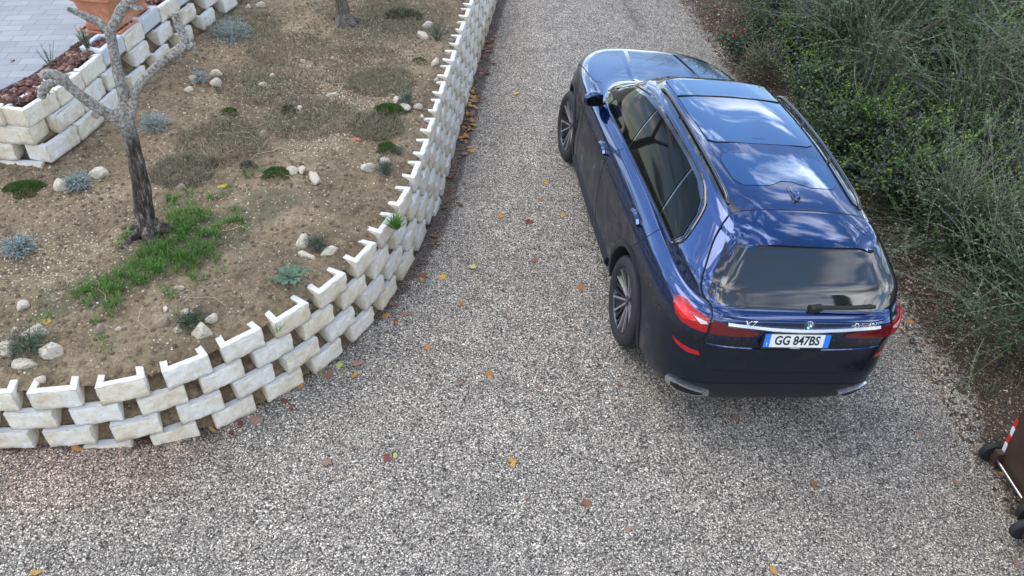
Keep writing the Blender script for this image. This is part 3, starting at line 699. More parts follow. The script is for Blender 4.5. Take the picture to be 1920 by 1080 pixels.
# darker wall foot, wheel bands and patches, and soil at the verge (vertex mask)
att = q.n('ShaderNodeVertexColor', layer_name='soil'); sa = q.n('ShaderNodeSeparateColor', {0: att.outputs[0]})
sn = q.noise(P_, 9.0, 8, 0.7)
soilmask = q.ramp(q.n('ShaderNodeMath', {0: sa.outputs[0], 1: q.n('ShaderNodeMath', {0: sn, 1: 0.9}, operation='MULTIPLY').outputs[0]}, operation='ADD').outputs[0], [(0.78, (0, 0, 0)), (1.0, (1, 1, 1))])
soilc = q.ramp(q.noise(P_, 22.0, 8, 0.75), [(0.3, (0.018, 0.013, 0.009)), (0.5, (0.055, 0.038, 0.026)), (0.68, (0.12, 0.085, 0.055)), (0.8, (0.2, 0.16, 0.11))])
stone = q.n('ShaderNodeMath', {0: s1.outputs[1], 1: 0.80}, operation='GREATER_THAN').outputs[0]
soilc = q.mixc(q.n('ShaderNodeMath', {0: stone, 1: 0.8}, operation='MULTIPLY').outputs[0], soilc, c)
c = q.mixc(soilmask, c, soilc)
darker_ = q.ramp(q.n('ShaderNodeMath', {0: sa.outputs[1], 1: q.n('ShaderNodeMath', {0: sn, 1: 0.8}, operation='MULTIPLY').outputs[0]}, operation='ADD').outputs[0], [(0.75, (1, 1, 1)), (1.1, (0.42, 0.36, 0.33))])
c = q.mixc(1.0, c, darker_, 'MULTIPLY')
pinkm = q.mixc(sa.outputs[2], (1, 1, 1), (1.12, 0.93, 0.86)); c = q.mixc(1.0, c, pinkm, 'MULTIPLY')
q.L(c, q.b.inputs['Base Color'])
hh = q.n('ShaderNodeMath', {0: q.n('ShaderNodeMath', {0: 1.0, 1: v1.outputs['Distance']}, operation='SUBTRACT').outputs[0], 1: s1.outputs[1]}, operation='ADD').outputs[0]
q.bump(hh, 1.0, 0.008)
def axis(lo, hi, dense_lo, dense_hi, fine, coarse):
    a = []; x = lo
    while x < hi: a.append(x); x += fine if dense_lo <= x < dense_hi else coarse
    a.append(hi); return np.array(a)
xs = np.concatenate([[-400, -120, -40, -20], axis(-9, 10, -6, 6, .09, .3), [14, 20, 40, 120, 400]])
ys = np.concatenate([[-400, -100, -30, -10], axis(-4, 20, 1.8, 16, .09, .4), [26, 40, 100, 400]])
X, Y = np.meshgrid(xs, ys); Z = drive_z(X, Y)
Z = Z + .016 * vnoise(X, Y, 1.7, 1) + .010 * vnoise(X, Y, 6, 2) + (.05 * vnoise(X, Y, 3, 3)) * S_(4.0, 4.6, X)
Z = np.where(X > 20, -6.0, Z)
nx_, ny_ = len(xs), len(ys)
V = np.stack([X, Y, Z], -1).reshape(-1, 3); idx = np.arange(nx_ * ny_).reshape(ny_, nx_)
F = np.stack([idx[:-1, :-1], idx[:-1, 1:], idx[1:, 1:], idx[1:, :-1]], -1).reshape(-1, 4)
# keep the sheet out from under the garden only where it would poke through: it lies lower there anyway
gr = mesh_obj('driveway', V.tolist(), F.tolist(), gm, smooth=True); setp(gr, 'grey and white gravel driveway with scattered autumn leaves', None, None, 'structure')
vx, vy = V[:, 0], V[:, 1]
xb = np.interp(vy, [-5, 2.5, 4, 5.7, 7.8, 9.5, 13, 16], [5.2, 4.5, 4.12, 4.08, 4.0, 3.75, 3.15, 2.75]) + .35 * vnoise(vx, vy, 1.3, 5) + .2 * vnoise(vx, vy, 4, 6)
sm_ = S_(-.45, .35, vx - xb)
ed = np.full(len(V), 9.0); PW = polyline(TOPW, 400)
for k in range(0, 400, 2): ed = np.minimum(ed, np.hypot(vx - PW[k, 0], vy - PW[k, 1]))
dm = (1 - S_(.08, .42, ed)) * S_(5.0, 7.5, vy) + .5 * (1 - S_(.05, .25, ed))
for tx in (-.95, .95):                       # two compacted wheel bands
    cx_ = np.interp(vy, [-5, 0, 3, 6, 9, 14], [-1.5, 0.0, 1.1, 1.75, 1.35, .9]) + tx + .12 * vnoise(vx, vy, .5, 21)
    dm = np.maximum(dm, .40 * np.exp(-((vx - cx_) / .22) ** 2) * (.6 + .8 * vnoise(vx, vy, .8, 22)))
dm = np.clip(dm + .5 * np.clip(vnoise(vx, vy, .45, 23), 0, 1), 0, 1)
pk = (1 - S_(.1, .9, ed)) * S_(-1.9, -2.8, vx)
ca = gr.data.color_attributes.new('soil', 'FLOAT_COLOR', 'POINT')
ca.data.foreach_set('color', np.stack([sm_, dm, pk, np.ones(len(V))], 1).astype(np.float32).reshape(-1))

# ---- garden soil
so = mat('garden_soil', (0.2, 0.14, 0.09), 0.95); q = NT(so); P_ = q.pos()
n1 = q.noise(P_, 1.6, 8, 0.62); n2 = q.noise(P_, 14.0, 8, 0.7); n3 = q.noise(P_, 55.0, 4, 0.7)
base = q.ramp(n1, [(0.28, (0.13, 0.093, 0.056)), (0.5, (0.235, 0.178, 0.110)), (0.72, (0.37, 0.295, 0.19))])
base = q.mixc(1.0, base, q.ramp(n2, [(0.32, (0.42, 0.40, 0.38)), (0.5, (0.95, 0.95, 0.95)), (0.68, (1.28, 1.26, 1.22))]), 'MULTIPLY')
base = q.mixc(0.8, base, q.ramp(n3, [(0.35, (0.6, 0.6, 0.6)), (0.62, (1.15, 1.15, 1.15))]), 'MULTIPLY')
gat = q.n('ShaderNodeVertexColor', layer_name='cover'); gs = q.n('ShaderNodeSeparateColor', {0: gat.outputs[0]})
lm = q.ramp(q.n('ShaderNodeMath', {0: gs.outputs[0], 1: q.noise(P_, 7.0, 8, .72)}, operation='ADD').outputs[0], [(0.85, (0, 0, 0)), (1.1, (1, 1, 1))])
base = q.mixc(q.n('ShaderNodeMath', {0: lm, 1: .75}, operation='MULTIPLY').outputs[0], base, q.ramp(n2, [(.3, (.05, .06, .028)), (.7, (.13, .125, .07))]))
vv = q.n('ShaderNodeTexVoronoi', {'Vector': P_, 'Scale': 42.0}); vs = q.n('ShaderNodeSeparateColor', {0: vv.outputs['Color']})
thr = q.n('ShaderNodeMapRange', {0: gs.outputs[1], 1: 0.0, 2: 1.0, 3: 0.965, 4: 0.55}).outputs[0]
isst = q.n('ShaderNodeMath', {0: vs.outputs[0], 1: thr}, operation='GREATER_THAN').outputs[0]
inn = q.n('ShaderNodeMath', {0: vv.outputs['Distance'], 1: 0.36}, operation='LESS_THAN').outputs[0]
st = q.n('ShaderNodeMath', {0: isst, 1: inn}, operation='MULTIPLY').outputs[0]
base = q.mixc(st, base, q.ramp(vs.outputs[1], [(0, (.30, .24, .16)), (1, (.52, .46, .36))]))
q.L(base, q.b.inputs['Base Color'])
q.bump(q.n('ShaderNodeMath', {0: q.n('ShaderNodeMath', {0: n2, 1: n3}, operation='ADD').outputs[0], 1: st}, operation='ADD').outputs[0], 0.9, 0.02)
NU, NV = 420, 130
LW = polyline(TOPW, NU); UW = polyline(UPW, NU)
# match parameters by matching y/corner: warp the upper line so the corner meets the lower curve's start
k1 = np.linspace(0, 1, NU)
UWi = np.array([[np.interp(t, [0, .30, 1], [0, .0, 0]), 0] for t in k1])
UPA = np.array(UPW); LPA = np.array(TOPW)
def pick(P, n, keys):
    P = np.array(P, float); d = np.concatenate([[0], np.cumsum(np.hypot(*np.diff(P, axis=0).T))]); f = d / d[-1]
    u = np.interp(np.linspace(0, 1, n), keys[0], keys[1]); return np.stack([np.interp(u, f, P[:, 0]), np.interp(u, f, P[:, 1])], 1)
fU = np.concatenate([[0], np.cumsum(np.hypot(*np.diff(UPA, axis=0).T))]); fU /= fU[-1]
UWp = pick(UPW, NU, ([0, .33, 1], [0, fU[3], 1]))
def garden_z(x, y, v=None):
    x = np.asarray(x, float); y = np.asarray(y, float)
    dl_ = np.full(x.shape, 9.0); du_ = np.full(x.shape, 9.0)
    for k in range(0, 400, 4): dl_ = np.minimum(dl_, np.hypot(x - PW[k, 0], y - PW[k, 1]))
    U_ = UPP
    for k in range(0, 200, 2): du_ = np.minimum(du_, np.hypot(x - U_[k, 0], y - U_[k, 1]))
    t = dl_ / (dl_ + du_)
    return .660 + .155 * t ** 1.2 + .085 * S_(0.02, .22, dl_) + .06 * vnoise(x, y, .9, 11) * S_(0, .6, dl_) + .05 * vnoise(x, y, 3.1, 12) * S_(.05, .6, dl_) + .018 * vnoise(x, y, 9, 13) + .008 * vnoise(x, y, 24, 14)
UPP = polyline(UPW, 200)
tv = np.linspace(0, 1, NV) ** 1.0
LWi = LW.copy()
# start 6 cm behind the wall face
tan = np.gradient(LW, axis=0); tan /= np.linalg.norm(tan, axis=1)[:, None]; nin = np.stack([-tan[:, 1], tan[:, 0]], 1)
LWi = LW + nin * .05
G_ = LWi[None] * (1 - tv[:, None, None]) + UWp[None] * tv[:, None, None]
gx, gy = G_[..., 0], G_[..., 1]; gz = garden_z(gx, gy)
gV = np.stack([gx, gy, gz], -1).reshape(-1, 3); idx = np.arange(NU * NV).reshape(NV, NU)
gF = np.stack([idx[:-1, :-1], idx[:-1, 1:], idx[1:, 1:], idx[1:, :-1]], -1).reshape(-1, 4)
gd = mesh_obj('garden_ground', gV.tolist(), gF.tolist(), so, smooth=True); setp(gd, 'brown stony garden soil between the two block walls', None, None, 'structure')
GREEN = [(-2.9, 5.35, .55), (-2.55, 5.75, .45), (-2.2, 6.2, .4), (-3.3, 4.9, .35), (-3.6, 4.7, .3), (-2.0, 10.3, .8), (-2.9, 8.6, .7), (-2.2, 7.8, .6), (-1.6, 11.0, .8), (-3.0, 7.4, .5), (-2.7, 12.5, 1.0), (-3.6, 9.9, .5)]
PALE = [(-2.3, 8.6, .7), (-1.9, 9.4, .7), (-1.7, 8.3, .5), (-2.9, 9.8, .5), (-3.8, 5.2, .5), (-2.0, 7.3, .35), (-1.35, 8.4, .3)]
def blob(L_, x, y, sc=1): return np.clip(sum(np.exp(-((x - a) ** 2 + (y - b) ** 2) / (r_ * r_ * .6)) for a, b, r_ in L_), 0, 1)
ca = gd.data.color_attributes.new('cover', 'FLOAT_COLOR', 'POINT')
ca.data.foreach_set('color', np.stack([.62 * blob(GREEN, gV[:, 0], gV[:, 1]), blob(PALE, gV[:, 0], gV[:, 1]), 0 * gV[:, 0], np.ones(len(gV))], 1).astype(np.float32).reshape(-1))

# ---- walls of hollow blocks
bmatr = mat('split_stone_block', (0.6, 0.57, 0.5), 0.9); q = NT(bmatr)
O_ = q.obj(); P_ = q.pos(); rr_ = q.orand()
nn = q.noise(P_, 5.0, 7, 0.65); n2 = q.noise(P_, 30.0, 6, 0.7)
tint = q.mixc(rr_, (0.74, 0.73, 0.70), (0.74, 0.68, 0.56))
cc = q.mixc(q.ramp(nn, [(0.42, (0, 0, 0)), (0.68, (.9, .9, .9))]), tint, (0.60, 0.51, 0.37))
cc = q.mixc(1.0, cc, q.ramp(n2, [(0.3, (0.8, 0.8, 0.79)), (0.55, (1.04, 1.04, 1.04))]), 'MULTIPLY')
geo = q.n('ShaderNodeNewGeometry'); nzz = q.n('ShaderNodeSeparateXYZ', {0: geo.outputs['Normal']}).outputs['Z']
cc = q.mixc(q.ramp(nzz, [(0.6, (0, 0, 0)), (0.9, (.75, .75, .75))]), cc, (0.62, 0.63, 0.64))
so2 = q.n('ShaderNodeSeparateXYZ', {0: O_}).outputs['Z']
cc = q.mixc(q.ramp(q.n('ShaderNodeMath', {0: q.n('ShaderNodeMapRange', {0: so2, 1: .05, 2: 0.0, 3: 0.0, 4: .5}).outputs[0], 1: nn}, operation='ADD').outputs[0], [(.6, (0, 0, 0)), (1.0, (.7, .7, .7))]), cc, (0.36, 0.29, 0.2))
q.L(cc, q.b.inputs['Base Color']); q.bump(q.n('ShaderNodeMath', {0: n2, 1: q.noise(P_, 90.0, 3, .6)}, operation='ADD').outputs[0], 0.6, 0.006)
bsm = mat('smooth_grey_block', (0.5, 0.52, 0.55), 0.8); q = NT(bsm); q.L(q.mixc(1.0, (0.56, 0.59, 0.63), q.ramp(q.noise(q.pos(), 18.0, 6, .65), [(.3, (.85, .85, .85)), (.7, (1.06, 1.06, 1.06))]), 'MULTIPLY'), q.b.inputs['Base Color'])
def block_mesh(seed, wd=.338, h=.176, dp=.26, th=.048, rough=.0055, m=None, tp=.84):
    """hollow planter block: front face at y=0, origin bottom front centre, opening upward"""
    r_ = np.random.default_rng(seed); bm = bmesh.new()
    wb = wd * tp
    outer = [(-wd / 2, 0), (wd / 2, 0), (wb / 2, dp), (-wb / 2, dp)]
    inner = [(-wd / 2 + .055, th), (wd / 2 - .055, th), (wb / 2 - .05, dp - .045), (-wb / 2 + .05, dp - .045)]
    vo = [[bm.verts.new((x, y, z)) for x, y in outer] for z in (0, h)]; vi = [[bm.verts.new((x, y, z)) for x, y in inner] for z in (0, h)]
    for k in range(4):
        j = (k + 1) % 4
        bm.faces.new((vo[0][k], vo[0][j], vo[1][j], vo[1][k])); bm.faces.new((vi[0][j], vi[0][k], vi[1][k], vi[1][j]))
        bm.faces.new((vo[1][k], vo[1][j], vi[1][j], vi[1][k])); bm.faces.new((vo[0][j], vo[0][k], vi[0][k], vi[0][j]))
    ed = [e for e in bm.edges if all(v in vo[0] + vo[1] for v in e.verts)]
    bmesh.ops.bevel(bm, geom=ed, offset=.007, segments=2, affect='EDGES', profile=.6)
    ff = [f for f in bm.faces if f.normal.y < -.9 and f.calc_center_median().y < .01]
    # roughen: subdivide front edges
    bmesh.ops.subdivide_edges(bm, edges=list({e for f in ff for e in f.edges}), cuts=9, use_grid_fill=True)
    ph = r_.random(6) * 9
    for v in bm.verts:
        if v.co.y < .012:
            a, b = v.co.x, v.co.z
            n_ = math.sin(a * 37 + ph[0]) * math.sin(b * 51 + ph[1]) + .6 * math.sin(a * 91 + b * 60 + ph[2]) + .7 * (r_.random() - .5) * 2
            e = min(1, 14 * min(b, h - b, wd / 2 - abs(a)) / h + .0)
            v.co.y += rough * n_ * .8 - .010 * max(0, e)
            v.co.x += (r_.random() - .5) * .004; v.co.z += (r_.random() - .5) * .003
    me = bpy.data.meshes.new('block'); bmesh.ops.recalc_face_normals(bm, faces=bm.faces); bm.to_mesh(me); bm.free(); me.materials.append(m or bmatr)
    for p in me.polygons: p.use_smooth = True
    me.set_sharp_from_angle(angle=R(38))
    return me
BM = [block_mesh(s) for s in range(7)]; BS = [block_mesh(20 + s, rough=.0012, m=bsm) for s in range(2)]
BW = [block_mesh(40 + s, wd=.425, m=bmatr) for s in range(4)]; CB = [block_mesh(60 + s, wd=.425, tp=1.0, dp=.24) for s in range(2)]; BSW = block_mesh(50, wd=.425, rough=.0012, m=bsm)
def put_block(parent, me, x, y, z, ang, tilt=0.0):
    o = bpy.data.objects.new('block', me); COL.objects.link(o); o.parent = parent
    o.location = (x, y, z); o.rotation_euler = (R(rnd.uniform(-2, 2) + tilt), R(rnd.uniform(-1.2, 1.2)), ang + R(rnd.uniform(-1.5, 1.5))); return o
lowwall = empty('retaining_wall'); setp(lowwall, 'lower curved dry-laid wall of white hollow planter blocks along the gravel driveway', 'retaining wall')
TP = np.array(TOPW); CH = .18
dTP = np.concatenate([[0], np.cumsum(np.hypot(*np.diff(TP, axis=0).T))])
def wall_at(s, off):
    s = min(max(s, 0), dTP[-1] - .01); P = np.array([np.interp(s, dTP, TP[:, k]) for k in (0, 1)]); e = .25
    A = np.array([np.interp(s - e, dTP, TP[:, k]) for k in (0, 1)]); B = np.array([np.interp(s + e, dTP, TP[:, k]) for k in (0, 1)])
    t = (B - A) / np.linalg.norm(B - A); nrm = np.array([t[1], -t[0]])
    return P + nrm * off, math.atan2(t[1], t[0])
cand = []
for j in range(6):
    base_ = TOPZ - CH * (j + 1)
    ss = dTP if j % 2 == 0 else (dTP[1:] + dTP[:-1]) / 2
    for s in ss:
        p, a = wall_at(s, .022 * j)
        gzz = float(drive_z(p[0], p[1]))
        if base_ + CH < gzz + .03: continue
        if p[0] < -4.3 or p[1] > 14.2: continue
        cand.append((math.hypot(p[0], p[1]), j, p, a, base_))
cand.sort(key=lambda t: t[0] + (t[1] > 3) * .5)
restV, restF = [], []
for i, (d_, j, p, a, b0) in enumerate(cand):
    if i < 97: put_block(lowwall, rnd.choice(BM), p[0], p[1], b0 + rnd.uniform(-.002, .002), a)
    else:
        me = rnd.choice(BM); M4 = Matrix.Translation((p[0], p[1], b0)) @ Matrix.Rotation(a, 4, 'Z'); o0 = len(restV)
        restV += [M4 @ v.co for v in me.vertices]; restF += [tuple(o0 + k for k in f.vertices) for f in me.polygons]
if restV: setp(mesh_obj('far_blocks', restV, restF, bmatr, lowwall), kind='stuff')
def fill(parent, path, topz, nC, zf, step, dpt=.22, sp=90, m=None):
    """soil packed in and behind the blocks: a stepped slope, a ledge for each course"""
    Pn = polyline(path, sp * 3); t = np.gradient(Pn, axis=0); t /= np.linalg.norm(t, axis=1)[:, None]; nr = np.stack([t[:, 1], -t[:, 0]], 1)
    prof = []
    for j in range(nC - 1, -1, -1):
        b = topz - CH * (j + 1); off = step * j
        prof += [(off - .022, b - .012), (off - .09, b + .03), (off - .15, b + .075), (off - .20, b + CH - .03)]
    prof.append((-.26, topz - .035)); prof.append((-.32, topz - .05))
    V = []; F = []
    for i in range(len(Pn)):
        for o_, z in prof:
            x, y = Pn[i] + nr[i] * (o_ + .02 * vnoise(Pn[i][0], Pn[i][1] + z * 3, 7, 3)); V.append((x, y, z + .03 * vnoise(x, y + z, 9, 4) + .012 * vnoise(x, y + z, 30, 5)))
    n = len(prof)
    for i in range(len(Pn) - 1):
        for k in range(n - 1): F.append((i * n + k, (i + 1) * n + k, (i + 1) * n + k + 1, i * n + k + 1))
    return mesh_obj('soil_fill', V, F, m or so, parent, smooth=True)
fl_ = fill(lowwall, TOPW, TOPZ, 5, 0, .022, sp=160)

# upper wall
upwall = empty('retaining_wall'); setp(upwall, 'upper wall of cream and grey planter blocks holding up the paved terrace', 'retaining wall')
def poly_s(P):
    P = np.array(P, float); return P, np.concatenate([[0], np.cumsum(np.hypot(*np.diff(P, axis=0).T))])
RIGHT = [(-4.515, 6.625)] + UPW[4:]
LEFT = [(-8.5, 7.05), (-7.0, 6.85), (-5.6, 6.72), (-4.52, 6.62)]
def at(P, d, s, off):
    p = np.array([np.interp(s, d, P[:, k]) for k in (0, 1)]); A = np.array([np.interp(s - .2, d, P[:, k]) for k in (0, 1)]); B = np.array([np.interp(s + .2, d, P[:, k]) for k in (0, 1)])
    t = (B - A) / np.linalg.norm(B - A); return p + np.array([t[1], -t[0]]) * off, math.atan2(t[1], t[0])
RP, Rd = poly_s(RIGHT); LP, Ld = poly_s(LEFT)
nb = 0
for j in range(4):                                  # solid left face
    b0 = PATZ - CH * (j + 1); s = Ld[-1] - .215 - (0 if j % 2 else .235)
    while s > Ld[-1] - 1.7: 
        p, a = at(LP, Ld, s, .012 * j); put_block(upwall, CB[nb % 2] if s > Ld[-1] - .3 else BW[nb % 4], p[0], p[1], b0, a); s -= .435; nb += 1
for j in range(5):
    b0 = PATZ - CH * (j + 1) + (.0 if j else 0)
    gap = .435 if j == 0 else .60
    s = .20 + (.25 if j % 2 else 0)
    k = 0
    while s < 5.6:
        g_ = float(garden_z(*at(RP, Rd, s, .05)[0]))
        p, a = at(RP, Rd, s, .045 * j)
        if b0 + CH > g_ + .03:
            if j == 0 and s > .7: me = BSW if k % 2 else BW[k % 4]
            elif s < .3: me = CB[j % 2]
            else: me = BW[k % 4] if (j == 0 or s < .9) else BM[(k + j) % 7]
            put_block(upwall, me, p[0], p[1], b0 + (.03 if (j == 0 and k % 2 and s > .7) else 0), a); nb += 1
        s += (.44 if s < .9 and j < 4 else gap); k += 1
fill(upwall, RIGHT, PATZ, 5, 0, .045, sp=110)
# ---- terrace: mulch bed and pavers
mul = mat('bark_mulch', (0.09, 0.035, 0.03), 0.8); q = NT(mul)
q.L(q.ramp(q.island(), [(0, (0.045, 0.018, 0.018)), (.5, (0.10, 0.04, 0.035)), (.85, (0.17, 0.075, 0.06)), (1, (.3, .2, .15))]), q.b.inputs['Base Color'])
mb = mat('mulch_bed_soil', (0.035, 0.02, 0.016), 0.95)
PAVE = [(-8.6, 7.62), (-5.1, 7.0), (-4.93, 7.02), (-4.80, 7.36), (-4.72, 7.88), (-4.68, 8.35), (-4.60, 9.34), (-4.45, 10.4), (-4.2, 12), (-3.8, 15)]
nP = polyline(PAVE, 300); nW = polyline([(-8.5, 7.13), (-5.6, 6.80), (-4.62, 6.72)] + [(x - .08, y) for x, y in UPW[4:]], 300)
V = []; F = []
for i in range(300):
    for k in range(6):
        u = k / 5; p = nP[i] * (1 - u) + nW[i] * u; V.append((p[0], p[1], PATZ - .045 + .02 * math.sin(math.pi * u)))
for i in range(299):
    for k in range(5): F.append((i * 6 + k, i * 6 + k + 1, i * 6 + 7 + k, i * 6 + 6 + k))
setp(mesh_obj('mulch_bed', V, F, mb), 'dark planting bed along the terrace edge', None, None, 'structure')
n = 5200; ii = rng.integers(0, 299, n); u = rng.random(n) * .9 + .04
pp = nP[ii] * (1 - u[:, None]) + nW[ii] * u[:, None]; ok = (pp[:, 0] > -6.2) & (pp[:, 1] < 12.5); pp = pp[ok]; n = len(pp)
def chips(name, pos, zz, lmin, lmax, asp, m, thick=.25, tilt=.5):
    """little six-sided chips / pebbles as closed wedges (5 quads each)"""
    n = len(pos); l = rng.uniform(lmin, lmax, n)[:, None]; wdt = l * rng.uniform(asp * .7, asp * 1.3, n)[:, None]; th = l * thick
    a = rng.random(n) * 6.283; tl = rng.uniform(-tilt, tilt, n)
    ex = np.stack([np.cos(a) * np.cos(tl), np.sin(a) * np.cos(tl), np.sin(tl)], 1); ey = np.stack([-np.sin(a), np.cos(a), rng.uniform(-tilt, tilt, n) * .6], 1); ez = np.cross(ex, ey)
    c = np.column_stack([pos, zz]); Q = []
    def P(x, y, z): return c + ex * l * x + ey * wdt * y + ez * th * z
    b = [P(-.5, -.35, 0), P(.35, -.5, 0), P(.5, .35, 0), P(-.35, .5, 0)]; t = [P(-.38, -.2, 1), P(.22, -.35, 1), P(.36, .22, 1), P(-.25, .34, 1)]
    vs = np.stack(b + t, 1)
    me = bpy.data.meshes.new(name); me.vertices.add(n * 8); me.vertices.foreach_set('co', vs.astype(np.float32).reshape(-1))
    fq = np.array([[4, 5, 6, 7], [0, 1, 5, 4], [1, 2, 6, 5], [2, 3, 7, 6], [3, 0, 4, 7]]); fa = (fq[None] + (np.arange(n) * 8)[:, None, None]).reshape(-1).astype(np.int32)
    me.loops.add(len(fa)); me.loops.foreach_set('vertex_index', fa); me.polygons.add(n * 5); me.polygons.foreach_set('loop_start', np.arange(0, len(fa), 4, dtype=np.int32))
    me.materials.append(m); me.update(calc_edges=True); o = bpy.data.objects.new(name, me); COL.objects.link(o); return o
setp(chips('bark_chips', pp, PATZ - .03 + rng.random(n) * .035, .03, .08, .45, mul), 'reddish brown bark chips in the terrace bed', None, None, 'stuff')
pv = mat('concrete_pavers', (0.5, 0.52, 0.55), 0.85); q = NT(pv)
rot = q.n('ShaderNodeMapping', {'Vector': q.pos(), 'Rotation': (0, 0, R(-8))}).outputs[0]
br = q.n('ShaderNodeTexBrick', {'Vector': rot, 'Scale': 1.0, 'Mortar Size': 0.0035, 'Mortar Smooth': 0.4, 'Brick Width': .275, 'Row Height': .152, 'Bias': 0.0}); br.offset = .36
br.inputs['Color1'].default_value = (0.255, 0.275, 0.30, 1); br.inputs['Color2'].default_value = (0.32, 0.34, 0.36, 1); br.inputs['Mortar'].default_value = (0.13, 0.14, 0.16, 1)
pc = q.mixc(1.0, br.outputs[0], q.ramp(q.noise(q.pos(), 3.0, 6, .6), [(.3, (.9, .9, .9)), (.7, (1.05, 1.05, 1.05))]), 'MULTIPLY')
q.L(pc, q.b.inputs['Base Color']); q.bump(br.outputs['Fac'], -0.6, 0.004)
V = [(x, y, PATZ) for x, y in PAVE] + [(-14, 15, PATZ), (-14, 7.9, PATZ)]
V2 = [(x, y, z - .07) for x, y, z in V]; nn_ = len(V)
setp(mesh_obj('terrace', V + V2, [tuple(range(nn_))] + [(i, i + nn_, (i + 1) % nn_ + nn_, (i + 1) % nn_) for i in range(nn_)], pv), 'terrace paved with pale grey rectangular pavers', None, None, 'structure')
# ================================================================ PLANTS, STONES, TREES, LEAVES, BINS
def leafmat(name, c0, c1, c2, rough=0.55, trans=0.0):
    m = mat(name, c1, rough); q = NT(m)
    c = q.ramp(q.island(), [(0, c0), (.5, c1), (1, c2)])
    q.L(c, q.b.inputs['Base Color'])
    if trans:
        tr = q.n('ShaderNodeBsdfTranslucent', {0: c}); ms = q.n('ShaderNodeMixShader', {0: trans}); q.L(q.b.outputs[0], ms.inputs[1]); q.L(tr.outputs[0], ms.inputs[2])
        q.L(ms.outputs[0], q.t.nodes['Material Output'].inputs[0])
    return m
olive_m = leafmat('olive_leaves', (0.012, 0.034, 0.010), (0.038, 0.075, 0.024), (0.115, 0.165, 0.072), .45, .12)
oliveL_m = leafmat('olive_shoot_leaves', (0.055, 0.095, 0.045), (0.11, 0.165, 0.09), (0.24, 0.31, 0.20), .5, .15)
bright_m = leafmat('bright_leaves', (0.02, 0.065, 0.008), (0.06, 0.15, 0.014), (0.22, 0.34, 0.03), .45, .25)
lav_m = leafmat('grey_blue_leaves', (0.13, 0.18, 0.17), (0.24, 0.31, 0.30), (0.42, 0.48, 0.47), .7)
jun_m = leafmat('dark_needles', (0.012, 0.03, 0.015), (0.035, 0.065, 0.035), (0.09, 0.13, 0.08), .6)
grass_m = leafmat('grass_blades', (0.03, 0.09, 0.008), (0.07, 0.19, 0.02), (0.17, 0.32, 0.05), .5, .2)
dry_m = leafmat('dry_grass', (0.09, 0.08, 0.05), (0.19, 0.165, 0.11), (0.36, 0.30, 0.19), .8)
sage_m = leafmat('dull_weeds', (0.05, 0.055, 0.03), (0.10, 0.105, 0.06), (0.19, 0.19, 0.12), .8)
bark_o = mat('olive_bark', (0.2, 0.18, 0.15), 0.9); q = NT(bark_o); P_ = q.obj()
z_ = q.n('ShaderNodeSeparateXYZ', {0: P_}).outputs['Z']
mpv = q.n('ShaderNodeMapping', {'Vector': P_, 'Scale': (1, 1, .22)}).outputs[0]
fur = q.noise(mpv, 34.0, 8, .75); lich = q.noise(P_, 48.0, 8, .75)
dark = q.ramp(fur, [(.40, (.015, .012, .010)), (.52, (.075, .062, .052)), (.66, (.32, .29, .255))])
lite = q.ramp(lich, [(.38, (.08, .07, .06)), (.46, (.22, .205, .18)), (.57, (.40, .39, .36)), (.68, (.64, .63, .60))])
ms_ = q.ramp(q.n('ShaderNodeMath', {0: q.n('ShaderNodeMapRange', {0: z_, 1: .45, 2: 1.5, 3: 0.0, 4: 1.0}).outputs[0], 1: q.n('ShaderNodeMath', {0: q.noise(P_, 5.0, 5, .6), 1: .8}, operation='MULTIPLY').outputs[0]}, operation='ADD').outputs[0], [(.75, (0, 0, 0)), (1.15, (1, 1, 1))])
q.L(q.mixc(ms_, dark, lite), q.b.inputs['Base Color']); q.bump(q.n('ShaderNodeMath', {0: fur, 1: lich}, operation='ADD').outputs[0], 1.0, .012)
bark_g = mat('grey_bark', (0.16, 0.14, 0.12), 0.9); q = NT(bark_g); fb = q.noise(q.n('ShaderNodeMapping', {'Vector': q.obj(), 'Scale': (1, 1, .2)}).outputs[0], 40.0, 8, .75)
q.L(q.ramp(fb, [(.35, (.03, .025, .02)), (.55, (.15, .13, .11)), (.7, (.3, .28, .25))]), q.b.inputs['Base Color']); q.bump(fb, 1.0, .012)
cutm = mat('sawn_wood', (0.36, 0.31, 0.24), 0.9); q = NT(cutm); q.L(q.ramp(q.noise(q.obj(), 30, 6, .6), [(.3, (.16, .13, .11)), (.7, (.45, .41, .34))]), q.b.inputs['Base Color'])
twig_m = mat('pale_twigs', (0.19, 0.20, 0.15), 0.85); drytw = mat('dry_stems', (0.42, 0.33, 0.24), 0.9)
def unit(v): return v / np.maximum(np.linalg.norm(v, axis=-1, keepdims=True), 1e-9)
def leaves(base, d, nrm, ln, wd, fold=.25):
    """rows of leaf quads (root, side, tip, side), slightly folded"""
    s = unit(np.cross(d, nrm)); n = np.cross(s, d)
    ln = np.asarray(ln)[:, None]; wd = np.asarray(wd)[:, None]
    m = base + d * ln * .45
    return np.stack([base, m + s * wd * .5 + n * wd * fold, base + d * ln, m - s * wd * .5 + n * wd * fold], 1)
